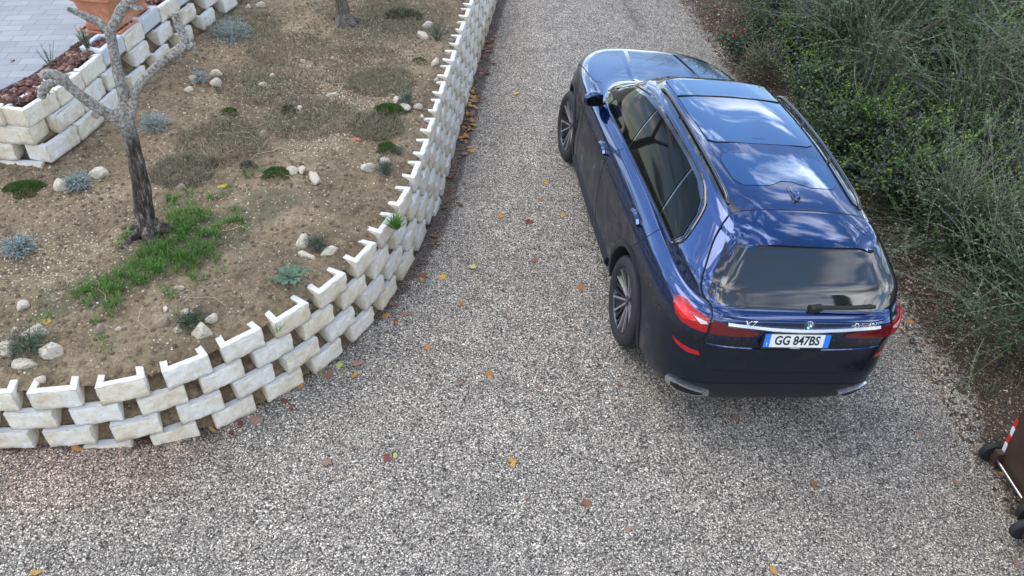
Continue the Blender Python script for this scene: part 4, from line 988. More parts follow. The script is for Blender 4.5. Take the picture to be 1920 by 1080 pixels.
def blades(n, cx, cy, r, h0, h1, w0, z0, lean=.5, seed=0, inner=0.0, droop=.35):
    """narrow bent blades: two quads each"""
    g = np.random.default_rng(seed); a = g.random(n) * 6.283; rr = r * np.sqrt(g.random(n)); x = cx + rr * np.cos(a); y = cy + rr * np.sin(a)
    h = g.uniform(h0, h1, n); da = g.random(n) * 6.283 if not inner else a + g.normal(0, .5, n)
    le = g.random(n) * lean; d = np.stack([np.cos(da) * le, np.sin(da) * le, np.ones(n)], 1); d = unit(d)
    b = np.stack([x, y, np.full(n, z0) if np.isscalar(z0) else z0(x, y)], 1); s = np.stack([-np.sin(da), np.cos(da), 0 * a], 1) * w0 / 2
    mid = b + d * h[:, None] * .55; out_ = np.stack([np.cos(da), np.sin(da), 0 * a], 1); tip = mid + unit(d + out_ * droop) * h[:, None] * .45
    return np.concatenate([np.stack([b - s, b + s, mid + s * .8, mid - s * .8], 1), np.stack([mid - s * .8, mid + s * .8, tip + s * .12, tip - s * .12], 1)])
def gz(x, y): return float(garden_z(np.array([x]), np.array([y]))[0])
def GP(u, v, z0=.78):
    """garden point under a photo position, on the real soil height"""
    z = z0
    for _ in range(4):
        p = pix(u, v, z); z = gz(p[0], p[1])
    return Vector((p[0], p[1], z))
def DP(u, v):
    z = 0
    for _ in range(4):
        p = pix(u, v, z); z = float(drive_z(p[0], p[1]))
    return Vector((p[0], p[1], z))
# ---- stuff lying on the garden soil
n = 30000; iu = rng.random(n * 2); iv = rng.random(n * 2); ii = (iu * (NU - 1)).astype(int); jj = (iv * (NV - 1)).astype(int)
pp = G_[jj, ii] + rng.normal(0, .02, (n * 2, 2)); dens_ = .20 + 1.3 * blob(PALE, pp[:, 0], pp[:, 1]); ok = (rng.random(n * 2) < dens_) & (pp[:, 0] > -5.5) & (iv > .04); pp = pp[ok]
peb = mat('pale_limestone_chips', (0.55, 0.48, 0.38), 0.9); q = NT(peb); q.L(q.ramp(q.island(), [(0, (.20, .15, .09)), (.4, (.34, .27, .18)), (.8, (.50, .43, .33)), (1, (.68, .64, .56))]), q.b.inputs['Base Color'])
setp(chips('limestone_chips', pp, garden_z(pp[:, 0], pp[:, 1]) - .003, .006, .022, .7, peb, .5), 'pale limestone chips scattered over the garden soil', None, None, 'stuff')
n = 16000; ii = rng.integers(0, NU - 1, n); jj = rng.integers(2, NV - 1, n); pp = G_[jj, ii] + rng.normal(0, .03, (n, 2)); pp = pp[pp[:, 0] > -5.5]
clod = mat('soil_crumbs', (0.2, 0.15, 0.1), 0.95); q = NT(clod); q.L(q.ramp(q.island(), [(0, (.08, .055, .035)), (.5, (.17, .125, .08)), (1, (.26, .2, .14))]), q.b.inputs['Base Color'])
setp(chips('soil_crumbs', pp, garden_z(pp[:, 0], pp[:, 1]) - .006, .012, .045, .8, clod, .4), 'brown crumbs of soil on the garden ground', None, None, 'stuff')
gv = []
for k, (a, b, r_) in enumerate([(-2.9, 8.6, .6), (-2.2, 7.8, .5), (-2.0, 10.3, .8), (-1.6, 11.0, .7), (-2.9, 9.6, .5), (-2.7, 12.5, 1.0), (-3.6, 10.2, .5), (-1.9, 9.2, .6), (-3.0, 7.2, .45), (-1.6, 8.8, .4), (-2.3, 11.3, .7), (-3.2, 6.6, .3), (-1.5, 7.7, .3)]):
    gv.append(blades(2600, a, b, r_, .03, .10, .004, lambda x, y: garden_z(x, y), 1.6, 100 + k, droop=1.2))
setp(quad_mesh('weed_litter', np.concatenate(gv), sage_m, mats=[sage_m, dry_m], mi=(rng.random(sum(map(len, gv))) < .42).astype(int)), 'thin dull weeds and dry stalks spread over the upper garden', None, None, 'stuff')
gv = []
GR = []
for u, v, r_, nb_ in [(325, 428, .16, 520), (362, 412, .14, 330), (345, 462, .20, 800), (300, 492, .18, 620), (262, 512, .15, 420), (222, 532, .13, 260), (182, 552, .12, 180), (205, 590, .12, 120), (388, 452, .13, 220), (428, 430, .12, 120), (455, 402, .14, 80), (380, 500, .14, 240), (236, 462, .10, 120), (150, 540, .10, 70), (310, 560, .12, 25), (520, 600, .1, 20), (410, 365, .14, 70), (60, 610, .12, 30), (230, 640, .14, 25), (340, 385, .12, 140), (490, 340, .12, 30)]:
    p_ = pix(u, v, .78); GR.append((p_[0], p_[1], r_, nb_))
for k, (a, b, r_, nb_) in enumerate(GR):
    g = np.random.default_rng(600 + k)
    for c_ in range(max(2, nb_ // 22)):                        # small clumps with bare soil between
        q_ = r_ * 1.25 * math.sqrt(g.random()); an = g.random() * 6.283; nn2 = int(g.integers(14, 42))
        gv.append(blades(nn2, a + q_ * math.cos(an), b + q_ * math.sin(an), .022 + .03 * g.random(), .03, .105, .0045, lambda x, y: garden_z(x, y), 1.3, 700 + k * 60 + c_, 1.0, .8))
setp(quad_mesh('grass', np.concatenate(gv), grass_m), 'bright green grass growing round the foot of the pruned tree', None, None, 'stuff')
# dry stems
V = []; F = []
for (u, v, l) in [(470, 262, .7), (500, 270, .5), (455, 250, .5), (400, 210, .4), (385, 330, .5), (360, 275, .4), (480, 240, .5), (390, 560, .4), (260, 600, .4), (440, 430, .35), (530, 330, .5), (200, 560, .35), (300, 270, .5), (120, 520, .3), (640, 230, .5), (590, 150, .4), (430, 290, .5), (510, 285, .5)]:
    p = GP(u, v); a = rnd.random() * 6.28; pts = []
    for k in range(7):
        t = k / 6 - .5; pts.append((p.x + l * t * math.cos(a + t), p.y + l * t * math.sin(a + t), gz(p.x + l * t * math.cos(a + t), p.y + l * t * math.sin(a + t)) + .018 + .015 * math.sin(k * 2.1 + a)))
    v_, f_ = tube_arrays(pts, [.003] * 7, 4); o0 = len(V); V += v_; F += [tuple(o0 + i for i in f) for f in f_]
setp(mesh_obj('dry_stems', V, F, drytw), 'dry bent stems lying on the garden soil', None, None, 'stuff')
# leaf litter at the hedge foot
# ---- stones
stone_m = mat('cream_limestone', (0.6, 0.54, 0.43), 0.9); q = NT(stone_m); a_ = q.noise(q.obj(), 9.0, 8, .65); b_ = q.noise(q.obj(), 50.0, 6, .7)
q.L(q.mixc(1.0, q.mixc(q.ramp(a_, [(.42, (0, 0, 0)), (.65, (1, 1, 1))]), (.60, .56, .48), (.44, .36, .24)), q.ramp(b_, [(.3, (.78, .78, .78)), (.6, (1.05, 1.05, 1.05))]), 'MULTIPLY'), q.b.inputs['Base Color']); q.bump(b_, .6, .006)
stone_b = mat('brown_stone', (0.3, 0.24, 0.18), 0.9); q = NT(stone_b); q.L(q.ramp(q.noise(q.obj(), 20, 6, .6), [(.3, (.16, .12, .09)), (.7, (.36, .30, .23))]), q.b.inputs['Base Color'])
brick_m = mat('red_tile_shard', (0.42, 0.15, 0.08), 0.9)
def rock_mesh(seed, sub=2, ang=.55):
    g = random.Random(seed); bm = bmesh.new(); bmesh.ops.create_icosphere(bm, subdivisions=sub + 1, radius=.5)
    pl = [(Vector((g.gauss(0, 1), g.gauss(0, 1), g.gauss(0, .8))).normalized(), g.uniform(.27, .42)) for _ in range(11)]
    ph = [g.random() * 6 for _ in range(4)]
    for v in bm.verts:
        c = v.co.copy()
        for n_, d in pl:
            k = c.dot(n_)
            if k > d: c -= n_ * (k - d) * .9
        c *= 1 + .05 * math.sin(c.x * 9 + ph[0]) * math.sin(c.y * 11 + ph[1]) + .025 * math.sin(c.z * 23 + c.x * 19 + ph[2]); v.co = c
    me = bpy.data.meshes.new('stone'); bm.to_mesh(me); bm.free()
    for p in me.polygons: p.use_smooth = True
    me.set_sharp_from_angle(angle=R(24)); return me
RK = [rock_mesh(s) for s in range(8)]
RKB = []
for me in RK[:3]: m2 = me.copy(); m2.materials.append(stone_b); RKB.append(m2)
RKR = RK[3].copy(); RKR.materials.append(brick_m)
for me in RK: me.materials.append(stone_m)
def stone(u, v, w_px, h_px, label, rot=0, kind=0, group=None, sink=.30):
    p = GP(u, v); k = 1500 / max(3, (Vector(p) - Vector((0, 0, 4.94))).dot(Vector((0, .7716, -.6361)))); w_ = w_px / k * 1.12; h_ = h_px / k * 1.25
    me = (RKB[(u + v) % 3] if kind == 1 else RKR if kind == 2 else RK[(u * 7 + v) % 8]); o = bpy.data.objects.new('stone', me); COL.objects.link(o)
    t = min(w_, h_) * (.95 if kind != 2 else .4); o.scale = (w_, h_, t); o.rotation_euler = (rnd.uniform(-.2, .2), rnd.uniform(-.2, .2), R(rot)); o.location = (p.x, p.y, p.z + t * (.5 - sink) * .7)
    setp(o, label, 'stone', group); return o
ST = [
 (365, 150, 16, 22, 'small cream stone at the left of the little grey-blue lavender near the upper wall', 60, 0), (404, 140, 28, 13, 'flat cream stone at the upper right of the little grey-blue lavender', -5, 0),
 (404, 160, 22, 20, 'angular cream stone at the lower right of the little grey-blue lavender', 20, 0), (355, 170, 21, 11, 'flat cream stone below the little grey-blue lavender', 0, 0),
 (186, 329, 46, 22, 'long flat white slab at the right of the silvery lavender by the wall corner', 3, 0), (119, 352, 28, 34, 'upright white slab at the left of the silvery lavender by the wall corner', 10, 0),
 (549, 323, 18, 24, 'rounded cream stone, leftmost of the three in a row in mid garden', 80, 0), (567, 321, 14, 20, 'small brown cream stone, middle of the three in a row in mid garden', 0, 0), (591, 336, 17, 46, 'long narrow cream stone, rightmost of the three in a row in mid garden', 30, 0),
 (691, 318, 26, 20, 'cream stone at the left of the dark conifer tuft nearest the wall curve', 30, 0), (724, 305, 28, 14, 'cream stone behind the dark conifer tuft nearest the wall curve', -15, 0),
 (745, 190, 16, 18, 'cream stone between the moss mound and the upright dark tuft', 0, 0), (761, 206, 26, 18, 'white stone right of the moss mound, below the upright dark tuft', 20, 0), (783, 203, 18, 13, 'brownish cream stone at the right foot of the upright dark tuft', 0, 0),
 (803, 51, 24, 15, 'white stone behind the dark tuft at the top of the garden', 0, 0), (793, 70, 18, 22, 'mottled stone left of the dark tuft at the top of the garden', 50, 0), (845, 78, 14, 8, 'small brown stone at the right of the top garden tuft', 0, 1),
 (816, 119, 14, 22, 'oblong cream stone lying beside the wall top', -20, 0), (818, 152, 11, 9, 'small round cream stone by the wall, below the oblong one', 0, 0), (792, 221, 9, 8, 'tiny cream stone between the wall and the moss', 0, 0),
 (494, 161, 15, 11, 'little grey white stone on the dry weeds in the upper garden', 30, 0), (511, 143, 12, 8, 'little white stone above the grey white one in the weeds', 0, 0), (569, 116, 11, 8, 'tiny white stone in the weeds under the second tree', 0, 0), (625, 180, 24, 10, 'flat pale stone in the middle of the upper garden', 5, 0), (563, 205, 11, 11, 'small bluish stone in the upper garden', 0, 0), (623, 111, 12, 7, 'tiny white stone on the pale chips near the second tree', 0, 0),
 (570, 457, 34, 26, 'rounded white stone at the upper left of the feathery dark plant', 20, 0), (577, 482, 38, 14, 'long cream stone in front of the feathery dark plant', -24, 0), (618, 473, 40, 16, 'long yellowish stone at the right of the feathery dark plant', 32, 0),
 (380, 626, 38, 32, 'blocky cream stone in front of the dark conifer above the wall', 10, 0), (397, 601, 22, 24, 'rounded cream stone at the right of the dark conifer above the wall', 0, 0), (352, 589, 28, 16, 'greenish stone behind the dark conifer above the wall', 0, 0), (334, 620, 16, 18, 'small greenish stone at the left of the dark conifer above the wall', 0, 0), (308, 607, 28, 20, 'brown stone left of the dark conifer above the wall', 0, 1),
 (70, 628, 54, 30, 'large cream stone behind the spreading dark juniper at the left edge', 8, 0), (16, 660, 34, 32, 'cream stone at the left of the spreading dark juniper', 70, 0), (100, 663, 38, 38, 'tan stone at the right of the spreading dark juniper', 50, 0), (48, 685, 58, 20, 'long white stone in front of the spreading dark juniper', -4, 0), (79, 715, 20, 15, 'small cream stone below the spreading dark juniper', -35, 0),
 (46, 576, 22, 22, 'angular pale stone alone on the left soil', -30, 0), (28, 620, 16, 10, 'small pale stone above the spreading juniper', 0, 0), (338, 541, 21, 9, 'flat yellowish stone on bare soil below the grass', 10, 0), (312, 581, 12, 12, 'small bright white stone on the bare soil', 20, 0), (187, 620, 20, 18, 'brown rounded stone at the lower left of the grass', 0, 1), (222, 618, 12, 9, 'small whitish stone on the soil above the wall', 0, 0), (340, 353, 22, 12, 'greyish stone in the grass right of the pruned tree', 0, 1), (494, 256, 18, 16, 'rounded brown stone in the weeds at mid garden', 0, 1), (602, 318, 10, 8, 'little brown stone right of the long cream stone', 0, 1),
 (488, 12, 20, 12, 'yellowish stone at the foot of the upper wall top end', 0, 0), (465, 15, 14, 9, 'small grey stone at the foot of the upper wall', 0, 0), (668, 262, 20, 9, 'flat red tile shard on the soil', -5, 2), (230, 779, 14, 9, 'orange tile shard in a wall pocket', 0, 2)]
for s in ST[:-1]: stone(*s[:5], rot=s[5], kind=s[6], group='stones laid on the garden soil' if s[6] != 2 else None)
# ---- cushion plants
def cushion(name, label, cat, u, v, rpx, m, nb_, ln, wd, up=.5, seed=0, flat=.8, group=None, stems=None, needles=False, squash=1.0):
    p = GP(u, v); k = 1500 / (Vector(p) - Vector((0, 0, 4.94))).dot(Vector((0, .7716, -.6361))); r_ = rpx / k * (1.25 if needles else 1.0)
    g = np.random.default_rng(seed + 900); root = empty(name, p); Q = []
    # shoots radiate from the middle; leaves along them
    for s in range(nb_):
        a = g.random() * 6.283; e = up + (1.45 - up) * g.random() ** 1.3; L_ = r_ * g.uniform(.65, 1.1); L_ = L_ * (1 - .25 * (e > 1.2))
        d = np.array([math.cos(a) * math.cos(e), math.sin(a) * math.cos(e) * squash, math.sin(e) * flat]); d /= np.linalg.norm(d)
        nl = int(10 if needles else 9); t = np.linspace(.25, 1, nl)[:, None]; b = d * L_ * t + np.array([0, 0, .02]) + g.normal(0, .004, (nl, 3))
        rd = unit(np.cross(d, g.normal(0, 1, (nl, 3)))); dd_ = unit(d * (.9 if not needles else .6) + rd * .7); Q.append(leaves(b, dd_, rd, g.uniform(.7, 1.2, nl) * ln, g.uniform(.8, 1.2, nl) * wd))
    fo = quad_mesh('foliage', np.concatenate(Q), m, root)
    pts = []
    V = []; F = []
    for s in range(7):
        a = s * .9; v_, f_ = tube_arrays([(0, 0, -.02), (math.cos(a) * r_ * .25, math.sin(a) * r_ * .25, r_ * .25), (math.cos(a) * r_ * .55, math.sin(a) * r_ * .55, r_ * .4)], [.007, .005, .003], 5); o0 = len(V); V += v_; F += [tuple(o0 + i for i in f) for f in f_]
    mesh_obj('stems', V, F, bark_g, root)
    setp(root, label, cat, group); return root
LG = 'small garden shrubs'
cushion('lavender', 'large grey-blue lavender cushion at the foot of the upper wall', 'lavender', 436, 72, 46, lav_m, 330, .035, .0045, .05, 1)
cushion('lavender', 'little grey-blue lavender ringed by four cream stones', 'lavender', 376, 153, 21, lav_m, 130, .03, .0045, .1, 2)
cushion('lavender', 'round grey-green lavender right of the pruned tree fork', 'lavender', 291, 240, 31, lav_m, 210, .034, .0045, .1, 3)
cushion('lavender', 'silvery lavender between two white slabs by the wall corner', 'lavender', 148, 350, 29, lav_m, 180, .036, .006, .25, 4)
cushion('lavender', 'pale silver lavender alone at the left edge of the garden', 'lavender', 39, 472, 31, lav_m, 220, .032, .007, .1, 5)
cushion('conifer', 'dark upright conifer tuft at the top of the garden by the wall', 'conifer', 820, 74, 30, jun_m, 130, .035, .0035, .4, 6, 1.3, needles=True)
cushion('conifer', 'dark upright conifer tuft behind the moss mound', 'conifer', 763, 196, 25, jun_m, 110, .032, .0035, .4, 7, 1.3, needles=True)
cushion('conifer', 'dark conifer tuft nearest the curve of the wall', 'conifer', 723, 326, 25, jun_m, 120, .034, .0035, .3, 8, 1.0, needles=True)
cushion('conifer', 'feathery dark green plant with three long cream stones round it', 'conifer', 597, 466, 26, jun_m, 110, .036, .003, .3, 9, 1.0, needles=True)
cushion('conifer', 'dark conifer with a blocky cream stone in front above the wall', 'conifer', 358, 610, 32, jun_m, 130, .034, .0035, .2, 10, .8, needles=True)
cushion('conifer', 'spreading dark juniper in a ring of stones at the left edge', 'conifer', 56, 655, 50, jun_m, 200, .034, .0035, .05, 11, .6, needles=True, squash=.75)
cushion('conifer', 'dark green tuft cut by the top edge beside the wall', 'conifer', 830, -6, 30, jun_m, 110, .034, .0035, .2, 12, .9, needles=True)
cushion('thyme', 'faint grey-green tuft between the moss and the wall', 'herb', 748, 290, 13, jun_m, 40, .025, .003, .3, 13, 1.0, needles=True)
moss_m = leafmat('moss_green', (0.02, 0.055, 0.006), (0.045, 0.11, 0.012), (0.09, 0.18, 0.03), .7)
def mound(label, u, v, rx, ry, seed, m=moss_m, h=.05, nb_=1500, cat='ground plant', hl=.02):
    p = GP(u, v); k = 1500 / (Vector(p) - Vector((0, 0, 4.94))).dot(Vector((0, .7716, -.6361))); a, b = rx / k, ry / k * 1.35
    g = np.random.default_rng(seed); an = g.random(nb_) * 6.283; rr = np.sqrt(g.random(nb_)) * (1 + .2 * np.sin(an * 3 + seed) + .1 * np.sin(an * 7)); x = a * rr * np.cos(an); y = b * rr * np.sin(an)
    z = h * np.sqrt(np.clip(1 - rr ** 2, 0, 1)) + .002; bp = np.stack([x, y, z], 1); d = unit(np.stack([x / a * .6 + g.normal(0, .5, nb_), y / b * .6 + g.normal(0, .5, nb_), 1 + 0 * x], 1))
    o = quad_mesh('moss', leaves(bp, d, g.normal(0, 1, (nb_, 3)), g.uniform(.6, 1.3, nb_) * hl, g.uniform(.6, 1.2, nb_) * hl * .45), m); o.location = p; setp(o, label, cat); return o
mound('bright green moss mound left of the cream stones', 729, 211, 29, 17, 1, nb_=2600, h=.07)
mound('small green moss mound above the conifer tuft by the wall curve', 725, 280, 17, 13, 2, nb_=1300, h=.05)
mound('green moss clump at the left of three stones in a row', 519, 328, 24, 15, 3, nb_=1300)
mound('small green weed patch in the upper garden', 432, 213, 14, 8, 4, nb_=500)
mound('broad dark green moss patch under the wall corner', 46, 356, 38, 20, 5, nb_=2200, h=.04)
mound('little green patch on the chips of the upper garden', 786, 118, 14, 6, 6, nb_=350)
mound('grey-green weed rosette at mid garden', 465, 316, 13, 9, 7, sage_m, nb_=200, hl=.035)
mound('grey-green weed rosette on the pale chips', 541, 210, 12, 9, 8, sage_m, nb_=200, hl=.035)
mound('green weeds along the top edge of the garden', 755, 30, 34, 16, 9, sage_m, nb_=1300, hl=.04)
# thistle rosette with broad jagged leaves
p = GP(548, 524); V = []; F = []
ros = empty('thistle', p); thm = leafmat('thistle_leaves', (0.035, 0.085, 0.045), (0.06, 0.12, 0.07), (0.10, 0.17, 0.10), .5)
for k in range(13):
    a = k * 2.4 + .3; L_ = rnd.uniform(.12, .21); rows = []; V = []; F = []
    for i in range(9):
        t = i / 8; c = (L_ * t * math.cos(a), L_ * t * math.sin(a), .012 + .05 * math.sin(t * 2.4)); wd = L_ * .14 * math.sin(min(1, t * 1.05 + .08) * 3.0) * (1.25 if i % 2 else .65) + .002
        V += [(c[0] - wd * math.sin(a), c[1] + wd * math.cos(a), c[2] + .008), c, (c[0] + wd * math.sin(a), c[1] - wd * math.cos(a), c[2] + .008)]
    for i in range(8):
        for j in (0, 1): F.append((i * 3 + j, i * 3 + j + 1, i * 3 + 4 + j, i * 3 + 3 + j))
    o = mesh_obj('leaf', V, F, thm, ros)
setp(ros, 'broad-leaved green thistle rosette just above the wall blocks', 'weed')
o = quad_mesh('dry_tuft', blades(90, 0, 0, .03, .1, .22, .005, 0.0, 1.6, 5, 1.0, 1.0), dry_m); o.location = GP(400, 305); setp(o, 'straw-coloured dry grass tuft right of the pruned tree', 'grass tuft')
o = quad_mesh('grass_tuft', blades(160, 0, 0, .04, .08, .18, .006, 0.0, 1.2, 6, 1.0, .8), grass_m); o.location = GP(742, 452 - 25); setp(o, 'thin grass tuft beside the wall top at the curve', 'grass tuft')
# shrubs on the terrace bed
def rosemary(label, u, v, z, h, nsh, seed):
    p = pix(u, v, z); root = empty('rosemary', p); g = np.random.default_rng(seed); Q = []; V = []; F = []
    for s in range(nsh):
        a = g.random() * 6.28; le = g.uniform(.05, .45); L_ = h * g.uniform(.6, 1); d = np.array([math.cos(a) * le, math.sin(a) * le, 1.0]); d /= np.linalg.norm(d); nl = 40; t = np.linspace(.12, 1, nl)[:, None]
        b = d * L_ * t; rd = unit(np.cross(d, g.normal(0, 1, (nl, 3)))); Q.append(leaves(b, unit(d * .7 + rd), rd, np.full(nl, .022), np.full(nl, .0035)))
        v_, f_ = tube_arrays([(0, 0, 0), tuple(d * L_ * .95)], [.003, .0015], 4); o0 = len(V); V += v_; F += [tuple(o0 + i for i in f) for f in f_]
    quad_mesh('foliage', np.concatenate(Q), jun_m if seed > 30 else leafmat('rosemary_leaves', (.03, .08, .03), (.06, .13, .06), (.13, .2, .12), .6), root); mesh_obj('stems', V, F, bark_g, root); setp(root, label, 'rosemary'); return root
rosemary('upright green rosemary in the bark bed beside the terracotta planter', 166, 95, PATZ, .26, 26, 21)
rosemary('sparse rosemary in the bark bed behind the pruned branch', 97, 128, PATZ, .30, 9, 22)
rosemary('thin rosemary sprig at the edge of the bark bed', 93, 178, PATZ, .18, 6, 23)
# ---- terracotta planter
tcm = mat('terracotta', (0.42, 0.17, 0.09), 0.8); q = NT(tcm); tn = q.noise(q.obj(), 7.0, 7, .65)
q.L(q.ramp(tn, [(.3, (.34, .13, .07)), (.55, (.47, .20, .11)), (.72, (.60, .36, .26))]), q.b.inputs['Base Color'])
pot = empty('planter', (-4.52, 8.83, PATZ), R(-8)); setp(pot, 'large rectangular terracotta planter standing on the terrace edge', 'planter')
def ringbox(prof, name, m, parent, cap=True, hx=.165, hy=.36):
    """rectangular lathe: prof = (grow, z)"""
    V = []; F = []
    for g_, z in prof: V += [(-hx - g_, -hy - g_, z), (hx + g_, -hy - g_, z), (hx + g_, hy + g_, z), (-hx - g_, hy + g_, z)]
    for i in range(len(prof) - 1):
        for k in range(4): F.append((i * 4 + k, i * 4 + (k + 1) % 4, i * 4 + 4 + (k + 1) % 4, i * 4 + 4 + k))
    if cap: F.append((3, 2, 1, 0))
    o = mesh_obj(name, V, F, m, parent); bv = o.modifiers.new('b', 'BEVEL'); bv.width = .006; bv.segments = 2; return o
ringbox([(.0, 0), (.0, .07), (-.015, .075), (.035, .33), (.05, .335), (.065, .35), (.065, .40), (.05, .41), (.005, .41), (.0, .36)], 'pot_body', tcm, pot)
ringbox([(-.005, .355), (-.19, .37)], 'potting_soil', mb, pot, cap=False)
ringbox([(.07, -.02), (.075, .02), (.05, .02)], 'saucer', tcm, pot)
# ---- the pruned tree
def limb(name, pts, rad, m, parent, cap=None, ns=14, rough=.10, seed=0):
    """knobbly tapering limb"""
    P = smoothp(pts, sub=7); Rr = [float(x[0]) * (.86 if name != 'trunk' else .87) for x in smoothp([(r_, 0) for r_ in rad], sub=7)]
    V, F = tube_arrays(P, Rr, ns); g = np.random.default_rng(seed); ph = g.random(8) * 6.28
    for i in range(len(P)):
        for k in range(ns):
            a = 2 * math.pi * k / ns; v = V[i * ns + k]; c = Vector(P[i])
            f = 1 + rough * (math.sin(3 * a + ph[0] + i * .25) * .5 + math.sin(2 * a - i * .33 + ph[1]) * .6 + math.sin(5 * a + i * .6 + ph[2]) * .35 + math.sin(i * 1.3 + ph[3]) * .35)
            V[i * ns + k] = c + (v - c) * f
    o = mesh_obj(name, V, F, m, parent, smooth=True)
    if cap:
        o.data.materials.append(cutm); o.data.polygons[len(F) - 1].material_index = 1; o.data.polygons[len(F) - 1].use_smooth = False
    return o
tb = Vector((-3.15, 5.60, gz(-3.15, 5.6)))
ptree = empty('pruned_tree', tb); setp(ptree, 'bare pollarded tree with knobbly grey branches rising from the grass', 'tree')
def T(*pts): return [tuple(Vector(p) - tb) for p in pts]
limb('trunk', T((-3.17, 5.60, .60), (-3.16, 5.60, .72), (-3.16, 5.61, .84), (-3.15, 5.62, 1.05), (-3.09, 5.62, 1.4), (-3.065, 5.62, 1.7), (-3.075, 5.62, 1.93), (-3.07, 5.62, 2.0)), (.19, .135, .098, .086, .078, .072, .078, .06), bark_o, ptree, rough=.13, ns=20)
for k, (a, l) in enumerate(((.3, .26), (1.6, .2), (2.7, .24), (3.9, .27), (5.1, .22))):
    limb('root', [(.05 * math.cos(a), .05 * math.sin(a), .06), (.13 * math.cos(a), .13 * math.sin(a), .03), (l * math.cos(a + .2), l * math.sin(a + .2), -.04)], (.06, .045, .02), bark_o, ptree, seed=k, rough=.2)
limb('branch', T((-3.06, 5.63, 1.86), (-3.045, 5.66, 2.02), (-3.03, 5.66, 2.2), (-3.006, 5.65, 2.41), (-2.98, 5.64, 2.62), (-2.975, 5.64, 2.66)), (.06, .050, .044, .042, .046, .03), bark_o, ptree, seed=1)
limb('branch', T((-2.985, 5.64, 2.60), (-3.03, 5.63, 2.68), (-3.10, 5.60, 2.735), (-3.15, 5.58, 2.775), (-3.185, 5.55, 2.81)), (.034, .034, .028, .026, .017), bark_o, ptree, cap=1, seed=2)
limb('branch', T((-2.985, 5.64, 2.60), (-2.92, 5.66, 2.69), (-2.85, 5.68, 2.775), (-2.76, 5.70, 2.84), (-2.66, 5.72, 2.90)), (.034, .040, .042, .040, .036), bark_o, ptree, cap=1, seed=3)
limb('stub', T((-2.80, 5.69, 2.80), (-2.74, 5.66, 2.78), (-2.70, 5.65, 2.79)), (.026, .022, .018), bark_o, ptree, cap=1, seed=4)
limb('branch', T((-3.07, 5.62, 1.86), (-3.13, 5.59, 1.95), (-3.19, 5.56, 2.02), (-3.25, 5.52, 2.12), (-3.315, 5.48, 2.24), (-3.335, 5.44, 2.34), (-3.42, 5.42, 2.375), (-3.45, 5.40, 2.35)), (.062, .052, .048, .045, .043, .041, .039, .036), bark_o, ptree, cap=1, seed=5)
limb('stub', T((-3.18, 5.55, 2.03), (-3.19, 5.49, 2.03), (-3.19, 5.455, 2.03)), (.042, .038, .035), bark_o, ptree, cap=1, seed=6)
limb('branch', T((-3.31, 5.49, 2.22), (-3.38, 5.52, 2.26), (-3.47, 5.54, 2.25), (-3.56, 5.54, 2.19), (-3.60, 5.53, 2.13)), (.034, .034, .036, .038, .036), bark_o, ptree, cap=1, seed=7)
limb('branch', T((-3.05, 5.63, 1.90), (-2.99, 5.66, 2.03), (-2.92, 5.69, 2.15), (-2.84, 5.71, 2.23), (-2.75, 5.73, 2.31), (-2.64, 5.75, 2.39), (-2.52, 5.76, 2.45), (-2.44, 5.77, 2.46)), (.060, .044, .040, .038, .038, .040, .042, .034), bark_o, ptree, cap=1, seed=8)
limb('branch', T((-2.50, 5.76, 2.44), (-2.505, 5.78, 2.53), (-2.535, 5.80, 2.62), (-2.54, 5.81, 2.70)), (.036, .036, .034, .030), bark_o, ptree, cap=1, seed=9)
t2b = GP(647, 42); t2 = empty('garden_tree', t2b); setp(t2, 'dark furrowed tree trunk cut off by the top edge of the garden', 'tree')
limb('trunk', [(0, 0, -.1), (0, 0, .04), (-.01, .01, .15), (-.03, .02, .5), (-.05, .03, 1.0), (-.04, .05, 1.5)], (.20, .15, .10, .095, .09, .085), bark_g, t2, rough=.15, seed=11, ns=18)
for k, (a, l) in enumerate(((.3, .3), (5.6, .26), (2.7, .22), (4.2, .25))):
    limb('root', [(.05 * math.cos(a), .05 * math.sin(a), .07), (.14 * math.cos(a), .14 * math.sin(a), .03), (l * math.cos(a + .2), l * math.sin(a + .2), -.04)], (.07, .05, .02), bark_g, t2, seed=k + 20, rough=.2)
for k, (dx, dy) in enumerate(((-.5, .3), (.45, .25))): limb('branch', [(-.04, .05, 1.42), (-.04 + dx * .4, .05 + dy * .4, 1.75), (-.04 + dx, .05 + dy, 2.2)], (.07, .055, .04), bark_g, t2, cap=1, seed=30 + k)

